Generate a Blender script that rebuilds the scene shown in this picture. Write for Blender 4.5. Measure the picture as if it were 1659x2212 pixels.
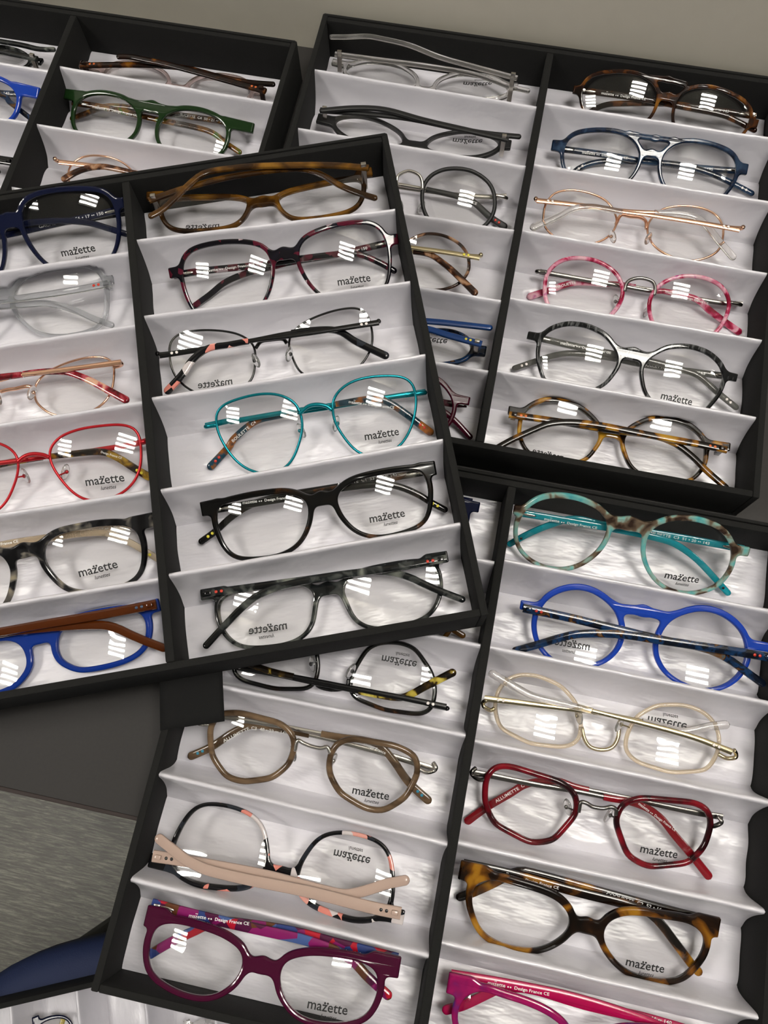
import bpy, bmesh, math, random
import numpy as np
from mathutils import Matrix, Vector
random.seed(7); np.random.seed(7)
for o in list(bpy.data.objects): bpy.data.objects.remove(o)
SC = bpy.context.scene; COL = SC.collection
MM = 0.001
# ---------------------------------------------------------------- camera
FPX, CAMH, PITCH, ROLL = 1795.6, 532.44, 0.3017, -0.0616
CX, CY = 829.5, 1106.0
def Rx(a): c, s = math.cos(a), math.sin(a); return np.array([[1,0,0],[0,c,-s],[0,s,c]])
def Ry(a): c, s = math.cos(a), math.sin(a); return np.array([[c,0,s],[0,1,0],[-s,0,c]])
def Rz(a): c, s = math.cos(a), math.sin(a); return np.array([[c,-s,0],[s,c,0],[0,0,1]])
CAMR = Rx(PITCH) @ Rz(ROLL)
CAMP = np.array([0, 0, CAMH])
cd = bpy.data.cameras.new('camera'); cam = bpy.data.objects.new('camera', cd); COL.objects.link(cam)
cd.sensor_fit = 'HORIZONTAL'; cd.sensor_width = 36; cd.lens = FPX*36/1659; cd.clip_start = 0.01
M = np.eye(4); M[:3,:3] = CAMR; M[:3,3] = CAMP*MM
cam.matrix_world = Matrix(M.tolist()); SC.camera = cam
# ---------------------------------------------------------------- world, exposure
W = bpy.data.worlds.new('world'); SC.world = W; W.use_nodes = True
bg = W.node_tree.nodes['Background']; bg.inputs[0].default_value = (0.86, 0.88, 0.92, 1); bg.inputs[1].default_value = 0.17
vs = SC.view_settings; vs.view_transform = 'Standard'; vs.look = 'None'; vs.gamma = 1; vs.use_curve_mapping = False
vs.exposure = -0.08
LAMP_STRENGTH = 52.0
CEIL_Z = 1900.0
LAMPS = [(480, 0), (-1500, 0), (2460, 0)]   # centre of each ceiling troffer, mm
LAMP_YAW = -0.25
# ---------------------------------------------------------------- helpers
def lin(h):
    h = h.lstrip('#'); v = [int(h[i:i+2],16)/255 for i in (0,2,4)]
    return tuple((x/12.92 if x <= .04045 else ((x+.055)/1.055)**2.4) for x in v) + (1,)
def obj(name, me, mat=None, parent=None):
    if isinstance(me, bmesh.types.BMesh):
        m = bpy.data.meshes.new(name); me.to_mesh(m); me.free(); me = m
    o = bpy.data.objects.new(name, me); COL.objects.link(o)
    if mat is not None and len(me.materials) == 0: me.materials.append(mat)
    if parent is not None: o.parent = parent
    return o
def empty(name, mat4=None, parent=None):
    o = bpy.data.objects.new(name, None); COL.objects.link(o); o.empty_display_size = .01
    if mat4 is not None: o.matrix_world = Matrix(np.asarray(mat4).tolist())
    return o
def tag(o, label, cat, group=None, kind=None):
    if label: o['label'] = label
    if cat: o['category'] = cat
    if group: o['group'] = group
    if kind: o['kind'] = kind
    return o
def mesh(name, V, Fc, smooth=True, angle=None):
    m = bpy.data.meshes.new(name); m.from_pydata([tuple(float(c)*MM for c in v) for v in V], [], Fc); m.validate()
    if smooth: m.polygons.foreach_set('use_smooth', [True]*len(m.polygons))
    if angle: m.set_sharp_from_angle(angle=angle)
    m.update(); return m
def boxes(name, bl, bevel=0.0):
    """list of (x0,x1,y0,y1,z0,z1) in mm, joined in one mesh"""
    bm = bmesh.new()
    for b in bl:
        r = bmesh.ops.create_cube(bm, size=1)
        for v in r['verts']:
            v.co = Vector(((b[0]+b[1])/2+v.co.x*(b[1]-b[0]), (b[2]+b[3])/2+v.co.y*(b[3]-b[2]), (b[4]+b[5])/2+v.co.z*(b[5]-b[4])))*MM
    if bevel: bmesh.ops.bevel(bm, geom=list(bm.edges), offset=bevel*MM, segments=2, profile=.5, affect='EDGES')
    m = bpy.data.meshes.new(name); bm.to_mesh(m); bm.free()
    m.polygons.foreach_set('use_smooth', [True]*len(m.polygons)); m.set_sharp_from_angle(angle=.6)
    return m
def catmull(P, n=8, closed=False):
    P = np.asarray(P, float); N = len(P); out = []
    rng = range(N) if closed else range(N-1)
    for i in rng:
        p1, p2 = P[i], P[(i+1) % N]
        p0 = P[(i-1) % N] if (closed or i > 0) else 2*p1-p2
        p3 = P[(i+2) % N] if (closed or i+2 < N) else 2*p2-p1
        for k in range(n):
            t = k/n
            out.append(.5*((2*p1)+(-p0+p2)*t+(2*p0-5*p1+4*p2-p3)*t*t+(-p0+3*p1-3*p2+p3)*t**3))
    if not closed: out.append(P[-1])
    return np.array(out)
def resample(P, n, closed=False):
    P = np.asarray(P, float); Q = np.vstack([P, P[:1]]) if closed else P
    d = np.r_[0, np.cumsum(np.linalg.norm(np.diff(Q, axis=0), axis=1))]
    s = np.linspace(0, d[-1], n+1)[:-1] if closed else np.linspace(0, d[-1], n)
    return np.array([[np.interp(t, d, Q[:, k]) for k in range(Q.shape[1])] for t in s])
def plen(P): return float(np.sum(np.linalg.norm(np.diff(np.asarray(P), axis=0), axis=1)))
def tube(P, r, n=8, closed=False, cap=True):
    """round tube along 3-D polyline (mm) -> V, F"""
    P = np.asarray(P, float); N = len(P); V = []; Fc = []
    up = None
    for i in range(N):
        a = P[(i-1) % N] if (closed or i > 0) else P[i]; b = P[(i+1) % N] if (closed or i < N-1) else P[i]
        t = b-a; t /= np.linalg.norm(t)+1e-9
        if up is None:
            up = np.array([0,0,1.]) if abs(t[2]) < .9 else np.array([1.,0,0])
        u = up-np.dot(up,t)*t; u /= np.linalg.norm(u)+1e-9; v = np.cross(t,u); up = u
        rr = r[i] if hasattr(r,'__len__') else r
        for k in range(n):
            q = 2*math.pi*k/n; V.append(P[i]+rr*(math.cos(q)*u+math.sin(q)*v))
    M_ = N if closed else N-1
    for i in range(M_):
        for k in range(n):
            a = i*n+k; b = i*n+(k+1) % n; c = ((i+1) % N)*n+(k+1) % n; d = ((i+1) % N)*n+k
            Fc.append((a,b,c,d))
    if cap and not closed: Fc.append(tuple(range(n-1,-1,-1))); Fc.append(tuple((N-1)*n+k for k in range(n)))
    return V, Fc
def ell(c, ax, n=10, m=6, R=None):
    """ellipsoid V,F"""
    V = [np.array([0,0,1.])]; Fc = []
    for j in range(1, m):
        th = math.pi*j/m
        for k in range(n): q = 2*math.pi*k/n; V.append(np.array([math.sin(th)*math.cos(q), math.sin(th)*math.sin(q), math.cos(th)]))
    V.append(np.array([0,0,-1.]))
    for k in range(n): Fc.append((0, 1+k, 1+(k+1) % n))
    for j in range(m-2):
        for k in range(n): a = 1+j*n+k; b = 1+j*n+(k+1) % n; Fc.append((a, a+n, b+n, b))
    L = len(V)-1
    for k in range(n): Fc.append((L, 1+(m-2)*n+(k+1) % n, 1+(m-2)*n+k))
    V = [v*np.array(ax) for v in V]
    if R is not None: V = [R@v for v in V]
    return [v+np.array(c) for v in V], Fc
def join(*parts):
    V, Fc = [], []
    for v, f in parts:
        o = len(V); V += list(v); Fc += [tuple(i+o for i in q) for q in f]
    return V, Fc
# ---------------------------------------------------------------- materials
MATS = {}
def newmat(name):
    m = bpy.data.materials.new(name); m.use_nodes = True; MATS[name] = m
    nt = m.node_tree; return m, nt, nt.nodes['Principled BSDF']
def setp(b, **k):
    for a, v in k.items():
        b.inputs[a.replace('_', ' ')].default_value = v
def node(nt, t, **k):
    n = nt.nodes.new(t)
    for a, v in k.items(): setattr(n, a, v)
    return n
def link(nt, a, b): nt.links.new(a, b)
def plain(name, col, rough=.12, trans=0, metal=0, spec=.5, coat=0, ior=1.48, sss=0):
    m, nt, b = newmat(name); setp(b, Base_Color=lin(col), Roughness=rough, Metallic=metal, IOR=ior)
    b.inputs['Specular IOR Level'].default_value = spec; b.inputs['Transmission Weight'].default_value = trans
    b.inputs['Coat Weight'].default_value = coat
    return m
def patchy(name, stops, scale=110, trans=0, rough=.1, stretch=(1,1,1), interp='LINEAR', distort=.6, kind='noise', ior=1.46):
    m, nt, b = newmat(name)
    tc = node(nt, 'ShaderNodeTexCoord'); oi = node(nt, 'ShaderNodeObjectInfo'); mp = node(nt, 'ShaderNodeMapping')
    mp.inputs['Scale'].default_value = stretch
    link(nt, tc.outputs['Object'], mp.inputs['Vector'])
    mul = node(nt, 'ShaderNodeMath', operation='MULTIPLY'); mul.inputs[1].default_value = 40; link(nt, oi.outputs['Random'], mul.inputs[0])
    if kind == 'noise':
        n = node(nt, 'ShaderNodeTexNoise', noise_dimensions='4D'); n.inputs['Scale'].default_value = scale
        n.inputs['Detail'].default_value = 2.5; n.inputs['Roughness'].default_value = .5; n.inputs['Distortion'].default_value = distort
        link(nt, mp.outputs[0], n.inputs['Vector']); link(nt, mul.outputs[0], n.inputs['W']); fac = n.outputs['Fac']
    else:
        n = node(nt, 'ShaderNodeTexVoronoi', voronoi_dimensions='4D'); n.inputs['Scale'].default_value = scale
        link(nt, mp.outputs[0], n.inputs['Vector']); link(nt, mul.outputs[0], n.inputs['W'])
        sx = node(nt, 'ShaderNodeSeparateColor'); link(nt, n.outputs['Color'], sx.inputs[0]); fac = sx.outputs[0]
    r = node(nt, 'ShaderNodeValToRGB'); r.color_ramp.interpolation = interp
    e = r.color_ramp.elements
    while len(e) > 1: e.remove(e[-1])
    e[0].position = stops[0][0]; e[0].color = lin(stops[0][1])
    for p, c in stops[1:]: q = e.new(p); q.color = lin(c)
    link(nt, fac, r.inputs[0]); link(nt, r.outputs[0], b.inputs['Base Color'])
    setp(b, Roughness=rough, IOR=ior); b.inputs['Transmission Weight'].default_value = trans
    return m
T_AMBER = [(.36,'#140b06'),(.45,'#2e1a0a'),(.53,'#7a4a10'),(.62,'#b07a1c'),(.7,'#5a3310')]
patchy('tort_amber', [(.32,'#1a0e05'),(.46,'#3c240b'),(.56,'#6a4614'),(.68,'#8e6420')], 48, .2)
patchy('tort_coquette', [(.44,'#0f0906'),(.51,'#22130a'),(.57,'#6a4012'),(.62,'#94651a'),(.74,'#a87822')], 52, .08)
patchy('tort_yellow', [(.44,'#0f0a06'),(.5,'#1d1006'),(.55,'#7e5010'),(.66,'#b08424')], 68, .08)
patchy('tort_dark', [(.52,'#080808'),(.60,'#130d08'),(.68,'#46280d'),(.74,'#20120a')], 60, .0)
patchy('tort_darkbrown', [(.40,'#100805'),(.52,'#241109'),(.62,'#5c3310'),(.72,'#8a5a18')], 80, .15)
patchy('tort_brown', [(.40,'#2a160d'),(.48,'#4d2a18'),(.55,'#9a6f50'),(.66,'#c9a384')], 110, .2)
patchy('tort_red', [(.0,'#0b0910'),(.5,'#430e1c'),(.64,'#100e1a'),(.82,'#521226'),(.95,'#96848a')], 190, 0, interp='CONSTANT', kind='vor')
patchy('tort_pinkblack', [(.0,'#0b0b0f'),(.62,'#cf8074'),(.74,'#d89a8e'),(.80,'#20242c'),(.94,'#c4bcbc')], 120, 0, interp='CONSTANT', kind='vor')
patchy('tort_blackwhite', [(.42,'#0c0c0e'),(.52,'#222224'),(.59,'#6b665f'),(.66,'#a0957c'),(.76,'#202024')], 75, .08)
patchy('tort_blueorange', [(.36,'#10202c'),(.46,'#1d4050'),(.54,'#7a4a22'),(.63,'#a8662e'),(.72,'#143040')], 110, .1)
patchy('tort_yellowdark', [(.42,'#15100c'),(.5,'#3a2216'),(.57,'#8f6f20'),(.66,'#b89a3a')], 110, .1)
patchy('tort_lemon', [(.44,'#120d08'),(.5,'#3a2a10'),(.55,'#b3a040'),(.66,'#d2c468')], 95, .1)
patchy('tort_bluemulti', [(.36,'#07090f'),(.46,'#0b1424'),(.54,'#123258'),(.59,'#1b0f0c'),(.65,'#6a4a2a'),(.71,'#245a6c')], 110, 0)
patchy('tort_turquoise', [(.36,'#35261e'),(.44,'#6d5d4c'),(.50,'#8ea79b'),(.58,'#72b6b2'),(.70,'#2f9aa5')], 85, .2)
patchy('tort_green', [(.40,'#1c0f0a'),(.50,'#41240f'),(.57,'#77501b'),(.65,'#3a5a1c')], 110, .1)
patchy('tort_redpink', [(.38,'#4a0d12'),(.48,'#8c1a28'),(.56,'#b85560'),(.64,'#d8a98f')], 110, .15)
patchy('tort_pink', [(.36,'#8e1234'),(.45,'#c23560'),(.52,'#e59ab2'),(.62,'#f0c3cc'),(.7,'#c45a9a')], 130, .3)
patchy('multi_redblue', [(.0,'#4a1438'),(.25,'#a8182c'),(.42,'#2c3c74'),(.58,'#5a3420'),(.75,'#7c1c5c'),(.9,'#43588c')], 110, .0, interp='CONSTANT', kind='vor')
patchy('smoke_tort', [(.40,'#0c0d0e'),(.50,'#1c1f20'),(.59,'#454846'),(.68,'#72756d')], 95, .1)
patchy('stripe_grey', [(.40,'#0e0f10'),(.52,'#1a1b1d'),(.60,'#5a5b5c'),(.68,'#222325')], 160, 0, stretch=(2.4,.5,1), distort=.2)
patchy('horn_brown', [(.35,'#463626'),(.5,'#5f4c39'),(.65,'#77614a')], 60, .08, stretch=(.7,3,1))
patchy('red_tort', [(.40,'#22050a'),(.5,'#5e0b16'),(.62,'#80101e')], 60, .1)
patchy('navy_marble', [(.36,'#0b1322'),(.5,'#15253e'),(.64,'#30465f')], 110, .08)
patchy('magenta_marble', [(.36,'#5a2a78'),(.48,'#8c165c'),(.6,'#a81860')], 90, .25)
plain('navy_gloss', '#10152e', .08); plain('black_matte', '#161616', .5); plain('black_gloss', '#0c0c0d', .1)
plain('blue_opaque', '#173ea6', .12, .05); plain('blue_trans', '#12358e', .1, .2); plain('brown_trans', '#5a2a0c', .08, .35)
plain('green_gloss', '#173014', .1, .1); plain('purple_trans', '#440a2a', .08, .12); plain('magenta', '#b41050', .15, .15)
plain('burgundy', '#3c0c1c', .12); plain('red_trans', '#8e1622', .08, .3); plain('turq_trans', '#1aa0b0', .08, .4)
plain('crystal', '#f2f0ee', .05, .95); plain('crystal_grey', '#d6d8da', .05, .92); plain('crystal_rose', '#ead6d2', .05, .9)
plain('clear_champagne', '#e8d8c0', .06, .75); plain('grey_trans', '#6e6e6a', .08, .55); plain('beige_pink', '#b8a094', .16, .12)
plain('blue_temple', '#123a74', .2, .1); plain('pink_trans', '#e8a0b0', .08, .5)
plain('m_gold', '#cdbf9c', .2, metal=1); plain('m_rose', '#e6b79a', .2, metal=1); plain('m_silver', '#c9c4bc', .25, metal=1)
plain('m_gun', '#7d7a76', .25, metal=1); plain('m_black', '#0b0b0c', .2); plain('m_red', '#b41c26', .28, metal=.45); plain('m_teal', '#0c808c', .25, metal=.7)
plain('pad_clear', '#f4f4f4', .08, .92); plain('dot_red', '#c0301c', .3); plain('dot_yellow', '#d8cc40', .3); plain('dot_white', '#e8e0dc', .3)
plain('dot_black', '#101010', .3); plain('dot_grey', '#34465e', .3); plain('dot_teal', '#2f7f9a', .3); plain('dot_orange', '#d06a34', .3)
plain('ink_black', '#1c1c1e', .6); plain('ink_white', '#e6e6e6', .6)
def mk_lens():
    m = bpy.data.materials.new('lens_clear'); m.use_nodes = True; MATS['lens_clear'] = m; nt = m.node_tree; nt.nodes.clear()
    out = node(nt, 'ShaderNodeOutputMaterial'); mx = node(nt, 'ShaderNodeMixShader'); tr = node(nt, 'ShaderNodeBsdfTransparent')
    gl = node(nt, 'ShaderNodeBsdfGlossy'); gl.inputs['Roughness'].default_value = 0.0
    lw = node(nt, 'ShaderNodeLayerWeight'); lw.inputs['Blend'].default_value = .5; tr.inputs[0].default_value = (.985, .985, .98, 1)
    pw = node(nt, 'ShaderNodeMath', operation='POWER'); pw.inputs[1].default_value = 4.5; link(nt, lw.outputs['Facing'], pw.inputs[0])   # Schlick reflectance of one surface
    ma = node(nt, 'ShaderNodeMath', operation='MULTIPLY_ADD'); ma.inputs[1].default_value = .95; ma.inputs[2].default_value = .045; link(nt, pw.outputs[0], ma.inputs[0])
    link(nt, ma.outputs[0], mx.inputs[0]); link(nt, tr.outputs[0], mx.inputs[1]); link(nt, gl.outputs[0], mx.inputs[2]); link(nt, mx.outputs[0], out.inputs[0])
mk_lens()
def mk_satin():
    m, nt, b = newmat('satin'); setp(b, Base_Color=lin('#d4d2d9'), Roughness=.3); b.inputs['Specular IOR Level'].default_value = .8
    b.inputs['Anisotropic'].default_value = .6; b.inputs['Sheen Weight'].default_value = .15; b.inputs['Sheen Roughness'].default_value = .4
    tc = node(nt, 'ShaderNodeTexCoord'); mp = node(nt, 'ShaderNodeMapping'); mp.inputs['Scale'].default_value = (1, 3, 1)
    n = node(nt, 'ShaderNodeTexNoise'); n.inputs['Scale'].default_value = 1600; n.inputs['Detail'].default_value = 1
    n2 = node(nt, 'ShaderNodeTexNoise'); n2.inputs['Scale'].default_value = 32; n2.inputs['Detail'].default_value = 3
    link(nt, tc.outputs['Object'], mp.inputs[0]); link(nt, mp.outputs[0], n.inputs['Vector']); link(nt, mp.outputs[0], n2.inputs['Vector'])
    b1 = node(nt, 'ShaderNodeBump'); b1.inputs['Strength'].default_value = .12; b1.inputs['Distance'].default_value = .0003
    b2 = node(nt, 'ShaderNodeBump'); b2.inputs['Strength'].default_value = .35; b2.inputs['Distance'].default_value = .007
    link(nt, n2.outputs['Fac'], b2.inputs['Height']); link(nt, b2.outputs[0], b1.inputs['Normal']); link(nt, n.outputs['Fac'], b1.inputs['Height']); link(nt, b1.outputs[0], b.inputs['Normal'])
mk_satin()
def mk_cloth(name, col, rough=.75, scale=1500, strength=.3):
    m, nt, b = newmat(name); setp(b, Base_Color=lin(col), Roughness=rough); b.inputs['Specular IOR Level'].default_value = .35
    tc = node(nt, 'ShaderNodeTexCoord'); n = node(nt, 'ShaderNodeTexNoise'); n.inputs['Scale'].default_value = scale; n.inputs['Detail'].default_value = 2
    bp = node(nt, 'ShaderNodeBump'); bp.inputs['Strength'].default_value = strength; bp.inputs['Distance'].default_value = .0006
    link(nt, tc.outputs['Object'], n.inputs['Vector']); link(nt, n.outputs['Fac'], bp.inputs['Height']); link(nt, bp.outputs[0], b.inputs['Normal'])
mk_cloth('black_cloth', '#131312', .9); mk_cloth('velvet_black', '#0c0c0c', .9); mk_cloth('chair_blue', '#1c2748', .7, 900, .4)
mk_cloth('plastic_black', '#161616', .5, 600, .1)
def mk_floor():
    m, nt, b = newmat('floor_vinyl'); tc = node(nt, 'ShaderNodeTexCoord'); mp = node(nt, 'ShaderNodeMapping')
    mp.inputs['Scale'].default_value = (2.4, 26, 1); link(nt, tc.outputs['Object'], mp.inputs[0])
    n = node(nt, 'ShaderNodeTexNoise'); n.inputs['Scale'].default_value = 12; n.inputs['Detail'].default_value = 10; n.inputs['Roughness'].default_value = .78; n.inputs['Distortion'].default_value = .5
    link(nt, mp.outputs[0], n.inputs['Vector'])
    r = node(nt, 'ShaderNodeValToRGB'); e = r.color_ramp.elements
    e[0].position = .4; e[0].color = lin('#4e4c45'); e[1].position = .62; e[1].color = lin('#88867a'); q = e.new(.5); q.color = lin('#605e54')
    link(nt, n.outputs['Fac'], r.inputs[0]); link(nt, r.outputs[0], b.inputs['Base Color']); setp(b, Roughness=.45)
mk_floor()
def mk_desk():
    m, nt, b = newmat('desk_laminate'); tc = node(nt, 'ShaderNodeTexCoord'); n = node(nt, 'ShaderNodeTexNoise'); n.inputs['Scale'].default_value = 500
    link(nt, tc.outputs['Object'], n.inputs['Vector']); r = node(nt, 'ShaderNodeValToRGB'); e = r.color_ramp.elements
    e[0].color = lin('#2f2d2c'); e[1].color = lin('#353332'); link(nt, n.outputs['Fac'], r.inputs[0]); link(nt, r.outputs[0], b.inputs['Base Color']); setp(b, Roughness=.6); b.inputs['Specular IOR Level'].default_value = .3
mk_desk()
plain('edge_brown', '#22120d', .6)
def mk_wall():
    m, nt, b = newmat('wall_paint'); tc = node(nt, 'ShaderNodeTexCoord'); n = node(nt, 'ShaderNodeTexNoise'); n.inputs['Scale'].default_value = 60
    link(nt, tc.outputs['Object'], n.inputs['Vector']); r = node(nt, 'ShaderNodeValToRGB'); e = r.color_ramp.elements
    e[0].color = lin('#d0cabb'); e[1].color = lin('#d6d0c1'); link(nt, n.outputs['Fac'], r.inputs[0]); link(nt, r.outputs[0], b.inputs['Base Color']); setp(b, Roughness=.4)
mk_wall(); plain('ceiling_white', '#dcdcd8', .8); plain('lamp_housing', '#8c8c8a', .5)
def mk_tube():
    m = bpy.data.materials.new('lamp_tube'); m.use_nodes = True; MATS['lamp_tube'] = m; nt = m.node_tree; nt.nodes.clear()
    out = node(nt, 'ShaderNodeOutputMaterial'); e = node(nt, 'ShaderNodeEmission'); e.inputs[0].default_value = (1, .955, .88, 1); e.inputs[1].default_value = LAMP_STRENGTH
    link(nt, e.outputs[0], out.inputs[0])
mk_tube()
# ---------------------------------------------------------------- the room
NRM = np.array([math.sin(.2605), math.cos(.2605)]); TAN = np.array([math.cos(.2605), -math.sin(.2605)])   # desk depth / length axes
def room():
    f = obj('floor', boxes('floor', [(-3000,3000,-3000,1400,-790,-740)]), MATS['floor_vinyl']); f['kind'] = 'structure'; f.rotation_euler = (0,0,-.2605)
    w = obj('wall_back', boxes('wall_back', [(-3000,3000,536.6,636,-740,CEIL_Z)]), MATS['wall_paint']); w['kind'] = 'structure'; w.rotation_euler = (0,0,-.2605)
    c = obj('ceiling', boxes('ceiling', [(-3000,3000,-3000,1400,CEIL_Z+40,CEIL_Z+90)]), MATS['ceiling_white']); c['kind'] = 'structure'; c.rotation_euler = (0,0,-.2605)
    d = empty('desk'); tag(d, 'dark grey desk with a thin brown edge against the beige wall', 'desk'); d.rotation_euler = (0,0,-.2605); d.location = (0,0,-.74)
    def part(n, b, m, bev=.4):
        return obj(n, boxes(n, b, bev), MATS[m], d)
    part('desk_top', [(-900,900,-58.3,536,714,740)], 'desk_laminate')
    part('edge_band', [(-900,900,-60.7,-58.3,714,739.6)], 'edge_brown', .3)
    for sx in (-1, 1): part('desk_leg', [(sx*850-20,sx*850+20,0,500,0,714)], 'lamp_housing', 2)
    for i, (x, y) in enumerate(LAMPS):
        t = empty('ceiling_light'); t.location = (x*MM, y*MM, CEIL_Z*MM); t.rotation_euler = (0,0,LAMP_YAW)
        tag(t, 'square recessed ceiling light with four bright white strips', 'ceiling light', 'ceiling lights')
        obj('housing', boxes('housing', [(-300,300,-300,300,30,38),(-300,-285,-300,300,0,30),(285,300,-300,300,0,30),(-300,300,-300,-285,0,30),(-300,300,285,300,0,30)]), MATS['lamp_housing'], t)
        for k in range(4): obj('light_strip', boxes('light_strip', [(-275,275,-240+k*135-32+37,-240+k*135+32+37,4,14)]), MATS['lamp_tube'], t)
room()
# ---------------------------------------------------------------- trays
TW, TL, TH, ZF, FP, Y0, TT = 352.5, 329.9, 38.2, 34.35, 55.2, 111.3, 4.3
TRAYS = {'A': (-256.56,417.25,0,-.2609,0,0), 'B': (105.13,352.24,0,-.2583,0,0), 'C': (-139.26,223.27,39.0,.1106,0,0), 'D': (40.91,12.36,0,-.2579,0,0)}
def tray_M(t):
    x,y,z,a,rx,ry = TRAYS[t]; m = np.eye(4); m[:3,:3] = Rz(a)@Rx(rx)@Ry(ry); m[:3,3] = (x,y,z); return m
def ray(px, py):
    return CAMP, CAMR @ np.array([(px-CX)/FPX, -(py-CY)/FPX, -1.0])
def hit(px, py, P, N):
    o, d = ray(px, py); return o + d*np.dot(P-o, N)/np.dot(d, N)
# E lies on the chair: fixed by its visible side rim, by its ridge spacing (55 mm) and so by its height
def place_E():
    z = -240.0
    a = hit(0, 2154, np.array([0,0,z]), np.array([0,0,1.])); b = hit(200, 2107, np.array([0,0,z]), np.array([0,0,1.]))
    t = (b-a)/np.linalg.norm(b-a); ang = math.atan2(t[1], t[0])
    # tray local -y runs along the rim to the right, local +x points up the picture
    yaw = ang+math.pi/2
    r = hit(164, 2140, np.array([0,0,z]), np.array([0,0,1.]))           # a ridge meets the side wall here
    R = Rz(yaw); loc = np.array([TW/2-TT, Y0-FP, 0])
    c = r - R@loc
    TRAYS['E'] = (c[0], c[1], z-ZF, yaw, 0, 0)
place_E()
FINPX = {  # where ridge ends show in the photo: (column, ridge, end): pixel
'B':{(1,1,-1):(1181,222.8),(1,2,-1):(1159,354.4),(1,3,-1):(1128.6,496),(1,4,-1):(1105,643.3),(1,5,-1):(1075.5,800.2),(1,3,1):(1657,590),(1,4,1):(1645.5,734.7),(1,5,1):(1631.5,901.5),(-1,1,1):(1158.7,230),(-1,1,-1):(679.3,150),(-1,2,1):(1135,358),(-1,2,-1):(643.4,276.7),(-1,3,1):(1110,497),(-1,4,1):(1082.7,648.7),(-1,5,1):(1054,801)},
'C':{(1,1,-1):(294.8,518),(1,1,1):(853,451),(1,2,-1):(310.6,682.6),(1,2,1):(886,608),(1,3,-1):(327,860),(1,3,1):(916,766.5),(1,4,-1):(347,1059),(1,4,1):(953,950),(1,5,-1):(365,1242),(1,5,1):(994,1131),(-1,1,1):(278,544),(-1,2,1):(294,701),(-1,3,1):(310.5,867),(-1,4,1):(328,1059),(-1,5,1):(346,1250)},
'D':{(-1,3,1):(1004,1588),(-1,4,-1):(342.4,1672),(-1,4,1):(968,1824),(-1,5,-1):(277,1898.5),(-1,5,1):(921.5,2065),(-1,2,1):(1038.4,1394.5),(-1,1,1):(1069.5,1215),(1,1,-1):(1093.4,1210.8),(1,2,-1):(1061.6,1398),(1,3,-1):(1029,1601),(1,4,-1):(992.7,1821),(1,4,1):(1652.6,1970),(1,5,-1):(952.6,2036)},
'A':{(1,1,-1):(130.8,143.5),(1,1,1):(595,221.5),(1,2,-1):(80,268),(-1,1,1):(105.5,152),(-1,2,1):(63,264)}}
def finadj(t, col, i):
    d = FINPX.get(t, {}); r = []
    for e in (-1, 1):
        if (col,i,e) in d:
            m = tray_M(t); R, O = m[:3,:3], m[:3,3]
            q = R.T@(hit(*d[(col,i,e)], O+R[:,2]*ZF, R[:,2])-O); r.append(max(-5.5, min(5.5, q[1]-(Y0-FP*(i-1)))))
        else: r.append(None)
    if r[0] is None: r[0] = (r[1] or 0)*.6
    if r[1] is None: r[1] = (r[0] or 0)*.6
    return r
def vnoise(x, y, seed):
    rng = np.random.RandomState(seed); s = 0
    for k in range(7):
        fx, fy = rng.uniform(-.09,.09), rng.uniform(-.16,.16); s = s+np.sin(x*fx*2+y*fy*2+rng.uniform(0,6.28))*rng.uniform(.3,1)
    return s/3.2
def make_tray(t, label):
    root = empty('eyewear_tray', np.diag([1,1,1,1.])); m = tray_M(t); m[:3,3] *= MM; root.matrix_world = Matrix(m.tolist())
    tag(root, label, 'tray', 'black eyewear trays')
    W2, L2 = TW/2, TL/2; bk = MATS['black_cloth']
    def p(n, bl, bev=.9): return obj(n, boxes(n, bl, bev), bk, root)
    p('base_panel', [(-W2,W2,-L2,L2,0,2)], .4)
    p('side_wall', [(-W2,-W2+TT,-L2,L2,2,TH)]); p('side_wall', [(W2-TT,W2,-L2,L2,2,TH)])
    p('front_wall', [(-W2+TT,W2-TT,-L2,-L2+TT,2,TH)]); p('back_wall', [(-W2+TT,W2-TT,L2-TT-2.4,L2-2.6,2,TH)])
    p('back_flap', [(-W2+1,W2-1,L2-2.2,L2,2,TH+.4)], .7)
    p('divider', [(-2.6,2.6,-L2+TT,L2-TT-2.4,2,TH-.2)])
    return root
trA = make_tray('A', 'black tray against the wall, under the overlapping corner of another tray')
trB = make_tray('B', 'black tray against the wall with a pair of pink flecked round glasses')
trC = make_tray('C', 'black tray lying on top of the other trays')
trD = make_tray('D', 'black tray jutting over the desk edge, holding purple and pink glasses')
trE = make_tray('E', 'black tray resting on the blue chair')
# ---------------------------------------------------------------- text
_TC = {}
def text_mesh(s, shear=0.0):
    k = (s, shear)
    if k not in _TC:
        c = bpy.data.curves.new('t', 'FONT'); c.body = s; c.size = 1; c.shear = shear; c.resolution_u = 2; c.offset = .012
        o = bpy.data.objects.new('t', c); m = bpy.data.meshes.new_from_object(o)
        V = np.array([v.co[:] for v in m.vertices]); Fc = [tuple(p.vertices) for p in m.polygons]
        bpy.data.objects.remove(o); bpy.data.curves.remove(c); bpy.data.meshes.remove(m)
        _TC[k] = (V[:, :2], Fc)
    return _TC[k]
def disc(cx_, cy_, r, n=12):
    return np.array([(cx_+r*math.cos(2*math.pi*k/n), cy_+r*math.sin(2*math.pi*k/n)) for k in range(n)]), [tuple(range(n))]
def join2(*ps):
    V = np.vstack([p[0] for p in ps]); Fc = []; o = 0
    for p in ps: Fc += [tuple(i+o for i in f) for f in p[1]]; o += len(p[0])
    return V, Fc
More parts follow.
